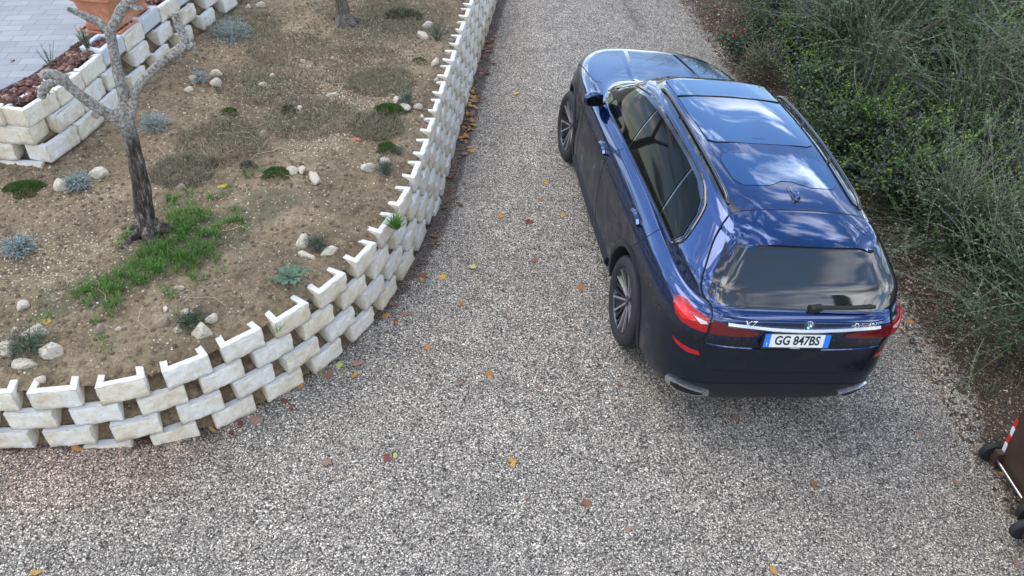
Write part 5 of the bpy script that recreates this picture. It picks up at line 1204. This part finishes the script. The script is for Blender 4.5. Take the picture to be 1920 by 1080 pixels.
# ---- hedge of olives and bright shrubs on the right
def bush(name, label, cat, loc, rx, ry, rz, nshoot, m_leaf, m_shoot, seed, ln=.045, wd=.010, trunk=True, long_=.12, infill=1.0, crown_z=None, share=None, group=None, shlen=(.35, .8), inner_m=None):
    g = np.random.default_rng(seed); root = empty(name, loc); cz = rz * .95 if crown_z is None else crown_z
    blobs = [(g.normal(0, .42, 3) * [rx, ry, rz * .8] + [0, 0, cz], g.uniform(.35, .62)) for _ in range(11)]
    Q = []; MI = []; tv, tf = [], []
    for s in range(nshoot):
        c, br_ = blobs[g.integers(len(blobs))]; d0 = unit(g.normal(0, 1, 3)); st = c + d0 * [rx, ry, rz] * br_ * g.uniform(.3, .85)
        if st[2] < .05: st[2] = g.uniform(.05, .4)
        o_ = st - np.array([0, 0, cz * .6]); d = unit(unit(o_) * .9 + g.normal(0, .45, 3) + [0, 0, .45]); lg = g.random() < long_
        L_ = g.uniform(*shlen) * (1.45 if lg else 1); n = max(8, int(L_ / .026)); t = np.linspace(0, 1, n)[:, None]; sag = g.uniform(-.1, .5) * L_
        side = unit(np.cross(d, [0, 0, 1.])); pts = st + d * L_ * t + np.array([0, 0, -1]) * sag * t ** 2 + side * g.normal(0, .12) * L_ * t ** 2
        tg_ = unit(np.gradient(pts, axis=0)); rd = unit(np.cross(tg_, g.normal(0, 1, (n, 3)))); sg = np.where(np.arange(n) % 2 == 0, 1, -1)[:, None]
        rd = unit(np.cross(tg_, unit(g.normal(0, .4, (n, 3)) + [.3, .2, 1])) * sg + g.normal(0, .25, (n, 3))); dl_ = unit(tg_ * g.uniform(.3, .9) + rd * .85)
        lw = g.uniform(.7, 1.15, n) * ln * (.75 if lg else 1)
        Q.append(leaves(pts, dl_, unit(g.normal(0, .5, (n, 3)) + [0, 0, 1]), lw, g.uniform(.8, 1.2, n) * wd)); MI += [1 if (lg or g.random() < .12) else 0] * n
        if lg or g.random() < .25:
            idx_ = np.linspace(0, n - 1, 5).astype(int); v_, f_ = tube_arrays([tuple(x) for x in pts[idx_]], [.0045, .004, .0032, .0022, .0012], 3); o0 = len(tv); tv += v_; tf += [tuple(o0 + i for i in f) for f in f_]
    ni = int(nshoot * 9 * infill)                                           # leaves deep in the crown
    bi = g.integers(len(blobs), size=ni); bc = np.array([b_[0] for b_ in blobs])[bi]; brr = np.array([b_[1] for b_ in blobs])[bi]
    pts = bc + unit(g.normal(0, 1, (ni, 3))) * (brr * g.random(ni) ** .4)[:, None] * [rx, ry, rz]; pts[:, 2] = np.maximum(pts[:, 2], .03)
    Q.append(leaves(pts, unit(g.normal(0, 1, (ni, 3))), g.normal(0, 1, (ni, 3)), g.uniform(.8, 1.3, ni) * ln * 1.1, g.uniform(.9, 1.4, ni) * wd * 1.5)); MI += [0] * ni
    quad_mesh('foliage', np.concatenate(Q), m_leaf, root, mats=[m_leaf, m_shoot], mi=MI)
    if tv: setp(mesh_obj('twigs', tv, tf, twig_m, root), kind='stuff')
    if trunk:
        limb('trunk', [(0, 0, -.3), (.03, 0, .1), (.0, .05, .5), (-.04, .03, cz * .8)], (.13, .105, .09, .07), bark_g, root, seed=seed, ns=10)
        for k in range(5):
            c, br_ = blobs[k]; limb('branch', [(-.03, .03, cz * .55), tuple((c * .55 + np.array([0, 0, cz * .25]))), tuple(c)], (.055, .04, .018), bark_g, root, seed=seed + k, ns=8)
    setp(root, label, cat, group); return root
OG = 'olive trees along the right verge'
def rz_(x, y): return float(drive_z(x, y)) - .03
def place(o, x, y, rz=0, s=1.0):
    o.location = (x, y, rz_(x, y)); o.rotation_euler = (0, 0, rz); o.scale = (s, s, s); return o
oA = place(bush('olive_tree', 'grey-green olive right of the car bonnet, with its thin trunk at the verge', 'olive tree', (0, 0, 0), .85, .85, .8, 560, olive_m, oliveL_m, 51, group=OG, crown_z=1.0, long_=.3), 4.05, 12.8)
oB = place(bush('olive_tree', 'dense olive with long arching pale shoots beside the car roof', 'olive tree', (0, 0, 0), 1.0, 1.0, .95, 820, olive_m, oliveL_m, 52, group=OG, crown_z=1.15, long_=.42), 4.75, 10.5, 0, 1.12)
oC = place(bush('olive_tree', 'low spreading olive at the lower right, its shoots reaching over the gravel', 'olive tree', (0, 0, 0), .75, .95, .6, 520, olive_m, oliveL_m, 53, group=OG, crown_z=.62, long_=.42), 5.0, 5.7, 0, 1.08)
def again(o, label, x, y, rz, s):
    c = copy_tree(o); place(c, x, y, rz, s); setp(c, label); return c
again(oB, 'tall olive at the top right corner in front of bright grass', 7.9, 13.6, 2.1, 1.15)
again(oA, 'olive behind the bright shrubs, halfway along the right edge', 6.3, 9.4, 1.2, 1.15)
again(oA, 'olive at the top of the picture behind the car bonnet, nearest the drive', 5.35, 14.3, 4.0, 1.1)
again(oC, 'olive at the right edge level with the car rear window', 6.05, 7.4, 3.6, 1.2)
again(oB, 'dark olive between the car roof and the top edge', 5.9, 12.6, 5.0, .95)
again(oC, 'lowest olive at the right edge above the wheeled bins', 5.35, 4.85, 1.4, .8)
again(oA, 'olive tree beyond the top edge on the right', 7.8, 15.0, 3.0, 1.4)
again(oB, 'olive tree cut by the top edge, mirrored in the car bonnet', 4.6, 16.6, .8, 1.45)
again(oB, 'olive farther down the slope at the right edge', 8.2, 10.2, .3, 1.2)
SG_ = 'bright green shrubs under the olives'
sA = place(bush('laurel_shrub', 'bright green leafy shrub right of the car roof glass', 'shrub', (0, 0, 0), .6, .6, .5, 300, jun_m, bright_m, 61, ln=.05, wd=.022, trunk=False, long_=.6, group=SG_, shlen=(.2, .5), infill=1.6), 4.30, 9.1)
again(sA, 'bright green shrub beside the right rear of the car roof', 4.42, 8.05, 1.0, .9)
again(sA, 'yellowish green shrub under the middle olive trunk', 5.25, 8.5, 2.6, 1.05)
again(sA, 'bright shrub at the right edge above the low olive', 5.35, 7.0, 4.4, .95)
again(sA, 'small bright shrub among the olives at the top', 4.3, 11.7, 5.2, .85)
again(sA, 'large bright shrub at the top right corner', 6.7, 11.7, 3.5, 1.5)
again(sA, 'bright shrub down the slope by the tall corner olive', 7.2, 10.9, .5, 1.2)
again(sA, 'dark leafy shrub close to the front right side of the car roof', 4.12, 10.0, 3.1, .95)
again(sA, 'yellow-green shrub squeezed between the car roof and the dense olive', 4.05, 8.75, 2.2, .7)
again(oC, 'small olive with pale shoots beside the rear window side of the car', 4.75, 7.2, .9, .85)
dB = place(bush('dry_shrub', 'brownish dry shrub by the verge in front of the car bonnet', 'shrub', (0, 0, 0), .4, .4, .35, 130, sage_m, dry_m, 71, ln=.035, wd=.01, trunk=False, long_=.3, shlen=(.15, .35)), 3.55, 11.1)
rs = place(bush('rose_bush', 'low rose bush with red flowers at the front right of the car', 'rose bush', (0, 0, 0), .38, .3, .32, 90, jun_m, bright_m, 72, ln=.04, wd=.02, trunk=False, long_=.2, shlen=(.12, .3), infill=.7), 3.3, 11.75)
flm = mat('red_petals', (0.6, 0.02, 0.06), 0.6)
def flower(parent, loc):
    g = np.random.default_rng(int(abs(loc[0]) * 100 + 7)); n = 26; d = unit(g.normal(0, 1, (n, 3)) + [0, 0, .6]); o = quad_mesh('flower', leaves(np.zeros((n, 3)), d, g.normal(0, 1, (n, 3)), np.full(n, .032), np.full(n, .03)), flm, parent); o.location = loc
for l in ((-.1, -.15, .5), (.02, -.12, .55), (-.3, .0, .42)): flower(rs, l)
rs2 = empty('rose_bush', (3.95, 12.6, rz_(3.95, 12.6))); rb_ = again(rs, 'rose bush with three red flowers against the top olive', 3.9, 12.4, 1.5, 1.0); bpy.data.objects.remove(rs2)
# verge litter
n = 9000; yy = rng.uniform(3.2, 14.5, n); xx = np.interp(yy, [2.5, 4, 5.7, 7.8, 9.5, 13, 16], [4.5, 4.12, 4.08, 4.0, 3.75, 3.15, 2.75]) + rng.uniform(-.25, 1.6, n)
litm = mat('dead_leaf_litter', (0.1, 0.06, 0.04), 0.85); q = NT(litm); q.L(q.ramp(q.island(), [(0, (.03, .02, .015)), (.5, (.08, .05, .035)), (.85, (.17, .11, .07)), (1, (.38, .33, .26))]), q.b.inputs['Base Color'])
setp(chips('leaf_litter', np.stack([xx, yy], 1), drive_z(xx, yy) + .01, .02, .06, .4, litm, .12, .6), 'dark dead leaves and stones under the olives', None, None, 'stuff')
n = 700; yy = rng.uniform(3.2, 14.5, n); xx = np.interp(yy, [2.5, 4, 5.7, 7.8, 9.5, 13, 16], [4.5, 4.12, 4.08, 4.0, 3.75, 3.15, 2.75]) + rng.uniform(-.4, .9, n)
setp(chips('verge_stones', np.stack([xx, yy], 1), drive_z(xx, yy) + .004, .012, .035, .7, peb, .5), 'pale stones along the dark verge', None, None, 'stuff')
gv = []
for k in range(16):
    yy = rnd.uniform(4.5, 13.5); xx = float(np.interp(yy, [2.5, 4, 5.7, 7.8, 9.5, 13, 16], [4.5, 4.12, 4.08, 4.0, 3.75, 3.15, 2.75])) + rnd.uniform(.1, .8)
    gv.append(blades(90, xx, yy, rnd.uniform(.08, .2), .03, .10, .005, lambda x, y: drive_z(x, y), 1.2, 400 + k))
setp(quad_mesh('verge_weeds', np.concatenate(gv), sage_m), 'thin weeds growing on the verge', None, None, 'stuff')
# far ground beyond the slope
fgm = mat('far_grass', (0.10, 0.19, 0.03), 0.9); q = NT(fgm); q.L(q.ramp(q.noise(q.pos(), 3, 6, .6), [(.3, (.06, .13, .02)), (.7, (.17, .27, .05))]), q.b.inputs['Base Color'])
V = [(x, y, float(drive_z(x, y)) + .02) for x in (8.6, 10.5, 13, 16, 19.5) for y in (7, 10, 14, 20, 30)]; F = [(i * 5 + j, i * 5 + 5 + j, i * 5 + 6 + j, i * 5 + 1 + j) for i in range(4) for j in range(4)]
setp(mesh_obj('meadow', V, F, fgm), 'bright green grass slope beyond the olives', None, None, 'structure')

# ---- fallen leaves
lfm = {}
for nm_, c in (('yellow', (.48, .34, .05)), ('orange', (.42, .18, .04)), ('brown', (.20, .10, .06)), ('pink_brown', (.27, .17, .125)), ('red', (.15, .04, .03)), ('pale_green', (.42, .45, .14)), ('ochre', (.42, .26, .06))):
    m = mat(nm_ + '_leaf', c, .7); q = NT(m); q.L(q.mixc(1.0, c, q.ramp(q.noise(q.obj(), 14, 5, .6), [(.3, (.65, .6, .6)), (.7, (1.2, 1.15, 1.1))]), 'MULTIPLY'), q.b.inputs['Base Color']); lfm[nm_] = m
def lobed(seed, kind):
    g = random.Random(seed); V = [(0, 0, .010)]; n = 30; F = []
    for k in range(n):
        a = 2 * math.pi * k / n
        if kind == 0: r_ = .5 * (.62 + .38 * abs(math.cos(2.5 * a)) ** .7 + .06 * math.sin(11 * a))             # maple-like
        elif kind == 1: r_ = .5 * (.55 + .45 * abs(math.cos(a)) + .16 * math.sin(9 * a) * abs(math.sin(a) + .3))   # oak-like
        else: r_ = .5 * (.72 + .28 * abs(math.cos(a)))                                                          # oval
        x = r_ * math.cos(a); y = r_ * math.sin(a) * (.62 if kind else .9); V.append((x, y, .02 + .25 * x * x - .18 * y * y * 2 + g.uniform(0, .05)))
    for k in range(n): F.append((0, 1 + k, 1 + (k + 1) % n))
    me = bpy.data.meshes.new('fallen_leaf'); me.from_pydata(V, [], F); me.update()
    V2 = [(-.5, 0, .05), (-.8, .06, .03), (-.8, .09, .03), (-.5, .03, .05)]
    return me
LM = {}
for c in lfm:
    LM[c] = []
    for s in range(4):
        me = lobed(s * 5 + len(c), s % 3); me.materials.append(lfm[c]); LM[c].append(me)
def leaf(p, size, c, label, group=None, k=None):
    o = bpy.data.objects.new('fallen_leaf', LM[c][rnd.randrange(4) if k is None else k]); COL.objects.link(o); o.location = (p[0], p[1], p[2] + .006)
    size *= 1.3; o.scale = (size, size, size * .8); o.rotation_euler = (rnd.uniform(-.35, .35), rnd.uniform(-.35, .35), rnd.random() * 6.28); setp(o, label, 'leaf', group); return o
LV = [(968, 176, 'yellow', 'yellow leaf on the gravel between wall and car bonnet'), (939, 406, 'orange', 'orange leaf on the gravel between the wall and the car doors'), (992, 417, 'red', 'small dark red leaf beside the car rear door'), (1015, 377, 'pink_brown', 'dull pink leaf on gravel beside the car'), (1025, 343, 'yellow', 'pale yellow leaf nearest the car front door'), (1056, 403, 'yellow', 'pale yellow leaf on gravel by the car rear door'), (1001, 489, 'brown', 'dark brown leaf on the gravel left of the rear wheel'), (886, 501, 'pale_green', 'pale yellow-green leaf on the gravel right of the wall curve'), (830, 520, 'yellow', 'bright yellow leaf just right of the wall curve'), (865, 569, 'orange', 'orange yellow leaf on the gravel below the wall curve'), (801, 652, 'orange', 'orange leaf in the middle gravel'), (1089, 539, 'orange', 'small orange leaf left of the rear wheel'), (742, 605, 'red', 'reddish leaf by the wall foot'), (864, 719, 'pink_brown', 'pinkish brown leaf in the open gravel'), (744, 605, 'orange', 'orange leaf beside the reddish one by the wall foot'), (1082, 617, 'pink_brown', 'pink brown leaf near the rear wheel'), (918, 703, 'orange', 'tiny orange leaf in the open gravel'), (957, 863, 'ochre', 'ochre leaf in the lower gravel'), (741, 856, 'pale_green', 'round pale green leaf in the lower gravel'), (613, 868, 'pink_brown', 'pinkish oak leaf in the lower left gravel'), (230, 845, 'pink_brown', 'tan leaf just below the wall at left'), (98, 869, 'pink_brown', 'brown pink leaf below the wall near the left edge'), (144, 842, 'orange', 'orange leaf at the foot of the wall at left'), (1100, 944, 'brown', 'brown leaf in the lower middle gravel'), (1526, 908, 'brown', 'dark brown leaf in the lower right gravel'), (1450, 1071, 'ochre', 'ochre leaf at the bottom edge'), (1378, 782, 'pink_brown', 'pinkish leaf just behind the car bumper'), (1793, 905, 'pink_brown', 'pale pink leaf left of the wheeled bins'), (1880, 890, 'ochre', 'yellow-green leaf under the bin axle'), (1868, 872, 'brown', 'brown leaf beside the bin wheel'), (1707, 604, 'orange', 'orange leaf right of the car tail lamp'), (1697, 432, 'yellow', 'yellow leaf on the dark verge behind the car'), (1905, 1056, 'pink_brown', 'pinkish leaf at the bottom right corner'), (600, 700, 'ochre', 'large ochre leaf on the pile at the wall foot'), (636, 686, 'pale_green', 'pale yellow leaf at the foot of the wall curve'), (665, 704, 'ochre', 'yellow brown leaf right of the pale one at the wall foot'), (645, 697, 'pale_green', 'small green leaf between two pale leaves at the wall foot'), (398, 806, 'ochre', 'large brown ochre leaf at the wall foot'), (452, 795, 'red', 'red brown leaf at the wall foot'), (565, 725, 'orange', 'orange leaf against the bottom block'), (68, 1074, 'ochre', 'leaf at the bottom left corner'), (87, 604, 'yellow', 'bright yellow leaf on the soil at the left'), (418, 350, 'yellow', 'yellow leaf on the garden soil by the weeds'), (230, 755, 'orange', 'orange leaf caught in a wall pocket'), (383, 385, 'pink_brown', 'pink brown leaf on the garden soil'), (960, 870, 'ochre', 'little ochre leaf beside another in the lower gravel'), (725, 860, 'red', 'red brown leaf left of the round green one'), (1160, 720, 'brown', 'brown leaf on the gravel left of the bumper'), (30, 64, 'red', '')]
for u, v, c, lb in LV:
    if not lb: continue
    gd_ = (u < 830 and v < 640 and not (v > 500 and u > 700)) and lb.find('wall foot') < 0 and lb.find('gravel') < 0 and lb.find('wall curve') < 0
    p = GP(u, v) if gd_ else DP(u, v); leaf(p, rnd.uniform(.055, .075) if v < 600 else rnd.uniform(.05, .07), c, lb)
leaf(pix(24, 115, PATZ), .05, 'red', 'curled red leaf lying on the terrace pavers')
# drifts of leaves along the foot of the wall
for k in range(105):
    t = rnd.random() ** .8; s = 3.2 + 8.6 * t
    if rnd.random() < .45: s = rnd.gauss(9.3, .45)
    if rnd.random() < .12: s = rnd.gauss(11.6, .2)
    s = min(max(s, 2.9), 12.9)
    p, a = wall_at(s, .10 + abs(rnd.gauss(0, .10)) + .02); c = rnd.choice(['ochre', 'orange', 'brown', 'pink_brown', 'ochre', 'brown', 'ochre', 'brown'] if 8.2 < s < 10.2 else ['brown', 'pink_brown', 'brown', 'ochre', 'red', 'brown', 'pink_brown'])
    leaf((p[0], p[1], float(drive_z(p[0], p[1])) + rnd.random() * .015), rnd.uniform(.045, .085), c, {'ochre': 'ochre leaf in the drift along the gravel side of the curved wall', 'orange': 'orange leaf in the drift along the gravel side of the curved wall', 'brown': 'brown leaf in the drift along the gravel side of the curved wall', 'pink_brown': 'pinkish leaf in the drift along the gravel side of the curved wall', 'yellow': 'yellow leaf in the drift along the gravel side of the curved wall', 'red': 'red leaf in the drift along the gravel side of the curved wall'}[c], c.replace('_', ' ') + ' leaves drifted along the wall')
for k in range(26):
    u, v = rnd.uniform(650, 1900), rnd.uniform(300, 1060)
    if 1030 < u < 1700 and v < 780: continue
    p = DP(u, v)
    if p.x < -.2 and p.y > 4: continue
    leaf(p, rnd.uniform(.03, .05), 'pink_brown', 'faded little leaf sunk in the open gravel', 'faded leaves in the gravel')
# ---- wheeled bins
binm = mat('brown_bin_plastic', (0.055, 0.030, 0.020), 0.5); q = NT(binm); q.L(q.ramp(q.noise(q.obj(), 8, 6, .6), [(.3, (.045, .025, .017)), (.7, (.068, .038, .027))]), q.b.inputs['Base Color'])
steel = mat('galvanised_axle', (0.6, 0.61, 0.63), 0.3, 1.0); wht = mat('reflective_white', (0.8, 0.8, 0.8), .4); rdt = mat('reflective_red', (0.6, 0.02, 0.02), .4)
def make_bin():
    b = empty('wheeled_bin')
    # back (wheel side) faces -y; body tapers to the bottom
    W0, W1, D0, D1, H = .25, .29, .23, .33, .98
    V = []; F = []
    lv = [(0.04, 0), (.10, .02), (.5, .5), (.9, .92), (.98, 1.0)]
    def ringp(w_, y0, y1, z, r_=.04):
        pts = []
        for cx_, cy_, a0 in ((w_ - r_, y1 - r_, 0), (-w_ + r_, y1 - r_, 90), (-w_ + r_, y0 + r_, 180), (w_ - r_, y0 + r_, 270)):
            for k in range(4): a = R(a0 + k * 30); pts.append((cx_ + r_ * math.cos(a), cy_ + r_ * math.sin(a), z))
        return pts
    for z, t in lv: V += ringp(W0 + (W1 - W0) * t, -D0 - (.07) * t, D0 + (D1 - D0) * t, z)
    V += ringp(W1 + .025, -D0 - .095, D1 + .025, .955); V += ringp(W1 + .025, -D0 - .095, D1 + .025, .99)
    nr = 7
    for i in range(nr - 1):
        for k in range(16): F.append((i * 16 + k, i * 16 + (k + 1) % 16, i * 16 + 16 + (k + 1) % 16, i * 16 + 16 + k))
    F.append(tuple(range(16))[::-1]); F.append(tuple(range(nr * 16 - 16, nr * 16)))
    mesh_obj('bin_body', V, F, binm, b)
    V = ringp(W1 + .03, -D0 - .08, D1 + .05, .995, .05) + ringp(W1 + .03, -D0 - .08, D1 + .05, 1.02, .05) + ringp(W1 - .05, -D0, D1 - .04, 1.065, .05)
    F = [(i * 16 + k, i * 16 + (k + 1) % 16, i * 16 + 16 + (k + 1) % 16, i * 16 + 16 + k) for i in range(2) for k in range(16)] + [tuple(range(16))[::-1], tuple(range(32, 48))]
    lid = mesh_obj('lid', V, F, binm, b)
    v, f = tube_arrays([(-.2, -D0 - .13, .99), (-.19, -D0 - .16, 1.0), (.19, -D0 - .16, 1.0), (.2, -D0 - .13, .99)], .015, 8); mesh_obj('handle', v, f, binm, b)
    v, f = tube_arrays([(-.30, -D0 - .045, .10), (.30, -D0 - .045, .10)], .011, 10); mesh_obj('axle', v, f, steel, b)
    for s_ in (-1, 1):
        V, F = lathe_x([(-.022, .0), (-.024, .055), (-.018, .062), (-.026, .075), (-.026, .092), (-.016, .10), (.016, .10), (.026, .092), (.026, .06), (.02, .0)], 36)
        w_ = mesh_obj('wheel', V, F, rubber, b, smooth=False); w_.location = (s_ * .285, -D0 - .045, .10)
        V, F = lathe_x([(-s_ * .03, .0), (-s_ * .03, .02), (s_ * .028, .028), (s_ * .028, .0)], 16); mesh_obj('hub', V, F, binm, w_)
        bx = [(s_ * .22 + x, -D0 - .045 + y, .10 + z) for x in (-.03, .03) for y in (-.025, .06) for z in (-.03, .08)]
        mesh_obj('axle_bracket', bx, [(0, 1, 3, 2), (4, 6, 7, 5), (0, 4, 5, 1), (2, 3, 7, 6), (0, 2, 6, 4), (1, 5, 7, 3)], binm, b)
        for k in range(4):                                   # striped reflector tape up both back edges
            z0 = .18 + k * .09; z1 = z0 + .088
            def e(z, dx, lift): t = (z - .04) / .94; return (s_ * (W0 + (W1 - W0) * t - .008 - dx), -D0 - .07 * t - lift, z)
            V = [e(z0, 0, .003), e(z0 , .035, .003), e(z1 , .035, .003), e(z1, 0, .003), e(z0, 0, -.004), e(z0, .035, -.004), e(z1, .035, -.004), e(z1, 0, -.004)]
            if k: V[0] = e(z0 + .04, 0, .003)
            mesh_obj('reflective_tape', V, [(0, 1, 2, 3), (7, 6, 5, 4), (0, 4, 5, 1), (1, 5, 6, 2), (2, 6, 7, 3), (3, 7, 4, 0)], rdt if k % 2 else wht, b)
    return b
b1 = make_bin(); setp(b1, 'brown wheeled bin nearest the olives, with a black wheel and steel axle showing', 'wheeled bin', 'brown wheeled bins')
b1.location = (4.27, 4.02, float(drive_z(4.1, 3.9))); b1.rotation_euler = (0, 0, R(-86))
b2 = copy_tree(b1); b2.location = (4.15, 3.26, float(drive_z(4.1, 3.2))); b2.rotation_euler = (0, 0, R(-84)); setp(b2, 'brown wheeled bin nearer the camera, mostly cut off by the right edge', 'wheeled bin', 'brown wheeled bins')
# ---- trees behind the camera, mirrored in the rear window
cyp = empty('cypress_tree', (15.0, -8.2, -3.0)); setp(cyp, 'slim dark cypress standing behind the camera, mirrored in the rear window', 'cypress'); cyp.scale = (.62, .62, .8); g = np.random.default_rng(5); n = 9000
h = g.random(n) ** .8 * 13; rr = (1.35 * np.sin(np.clip((13 - h) / 13, 0, 1) * 1.5)) * (.6 + .4 * g.random(n)) * (1 - .3 * (h < 1)); a = g.random(n) * 6.283
pp = np.stack([rr * np.cos(a), rr * np.sin(a), h + .6], 1); quad_mesh('crown', leaves(pp, unit(np.stack([np.cos(a) * .4, np.sin(a) * .4, np.ones(n)], 1) + g.normal(0, .2, (n, 3))), g.normal(0, 1, (n, 3)), np.full(n, .6), np.full(n, .25)), jun_m, cyp)
limb('trunk', [(0, 0, 0), (0, 0, 3), (0, 0, 9)], (.2, .15, .08), bark_g, cyp)
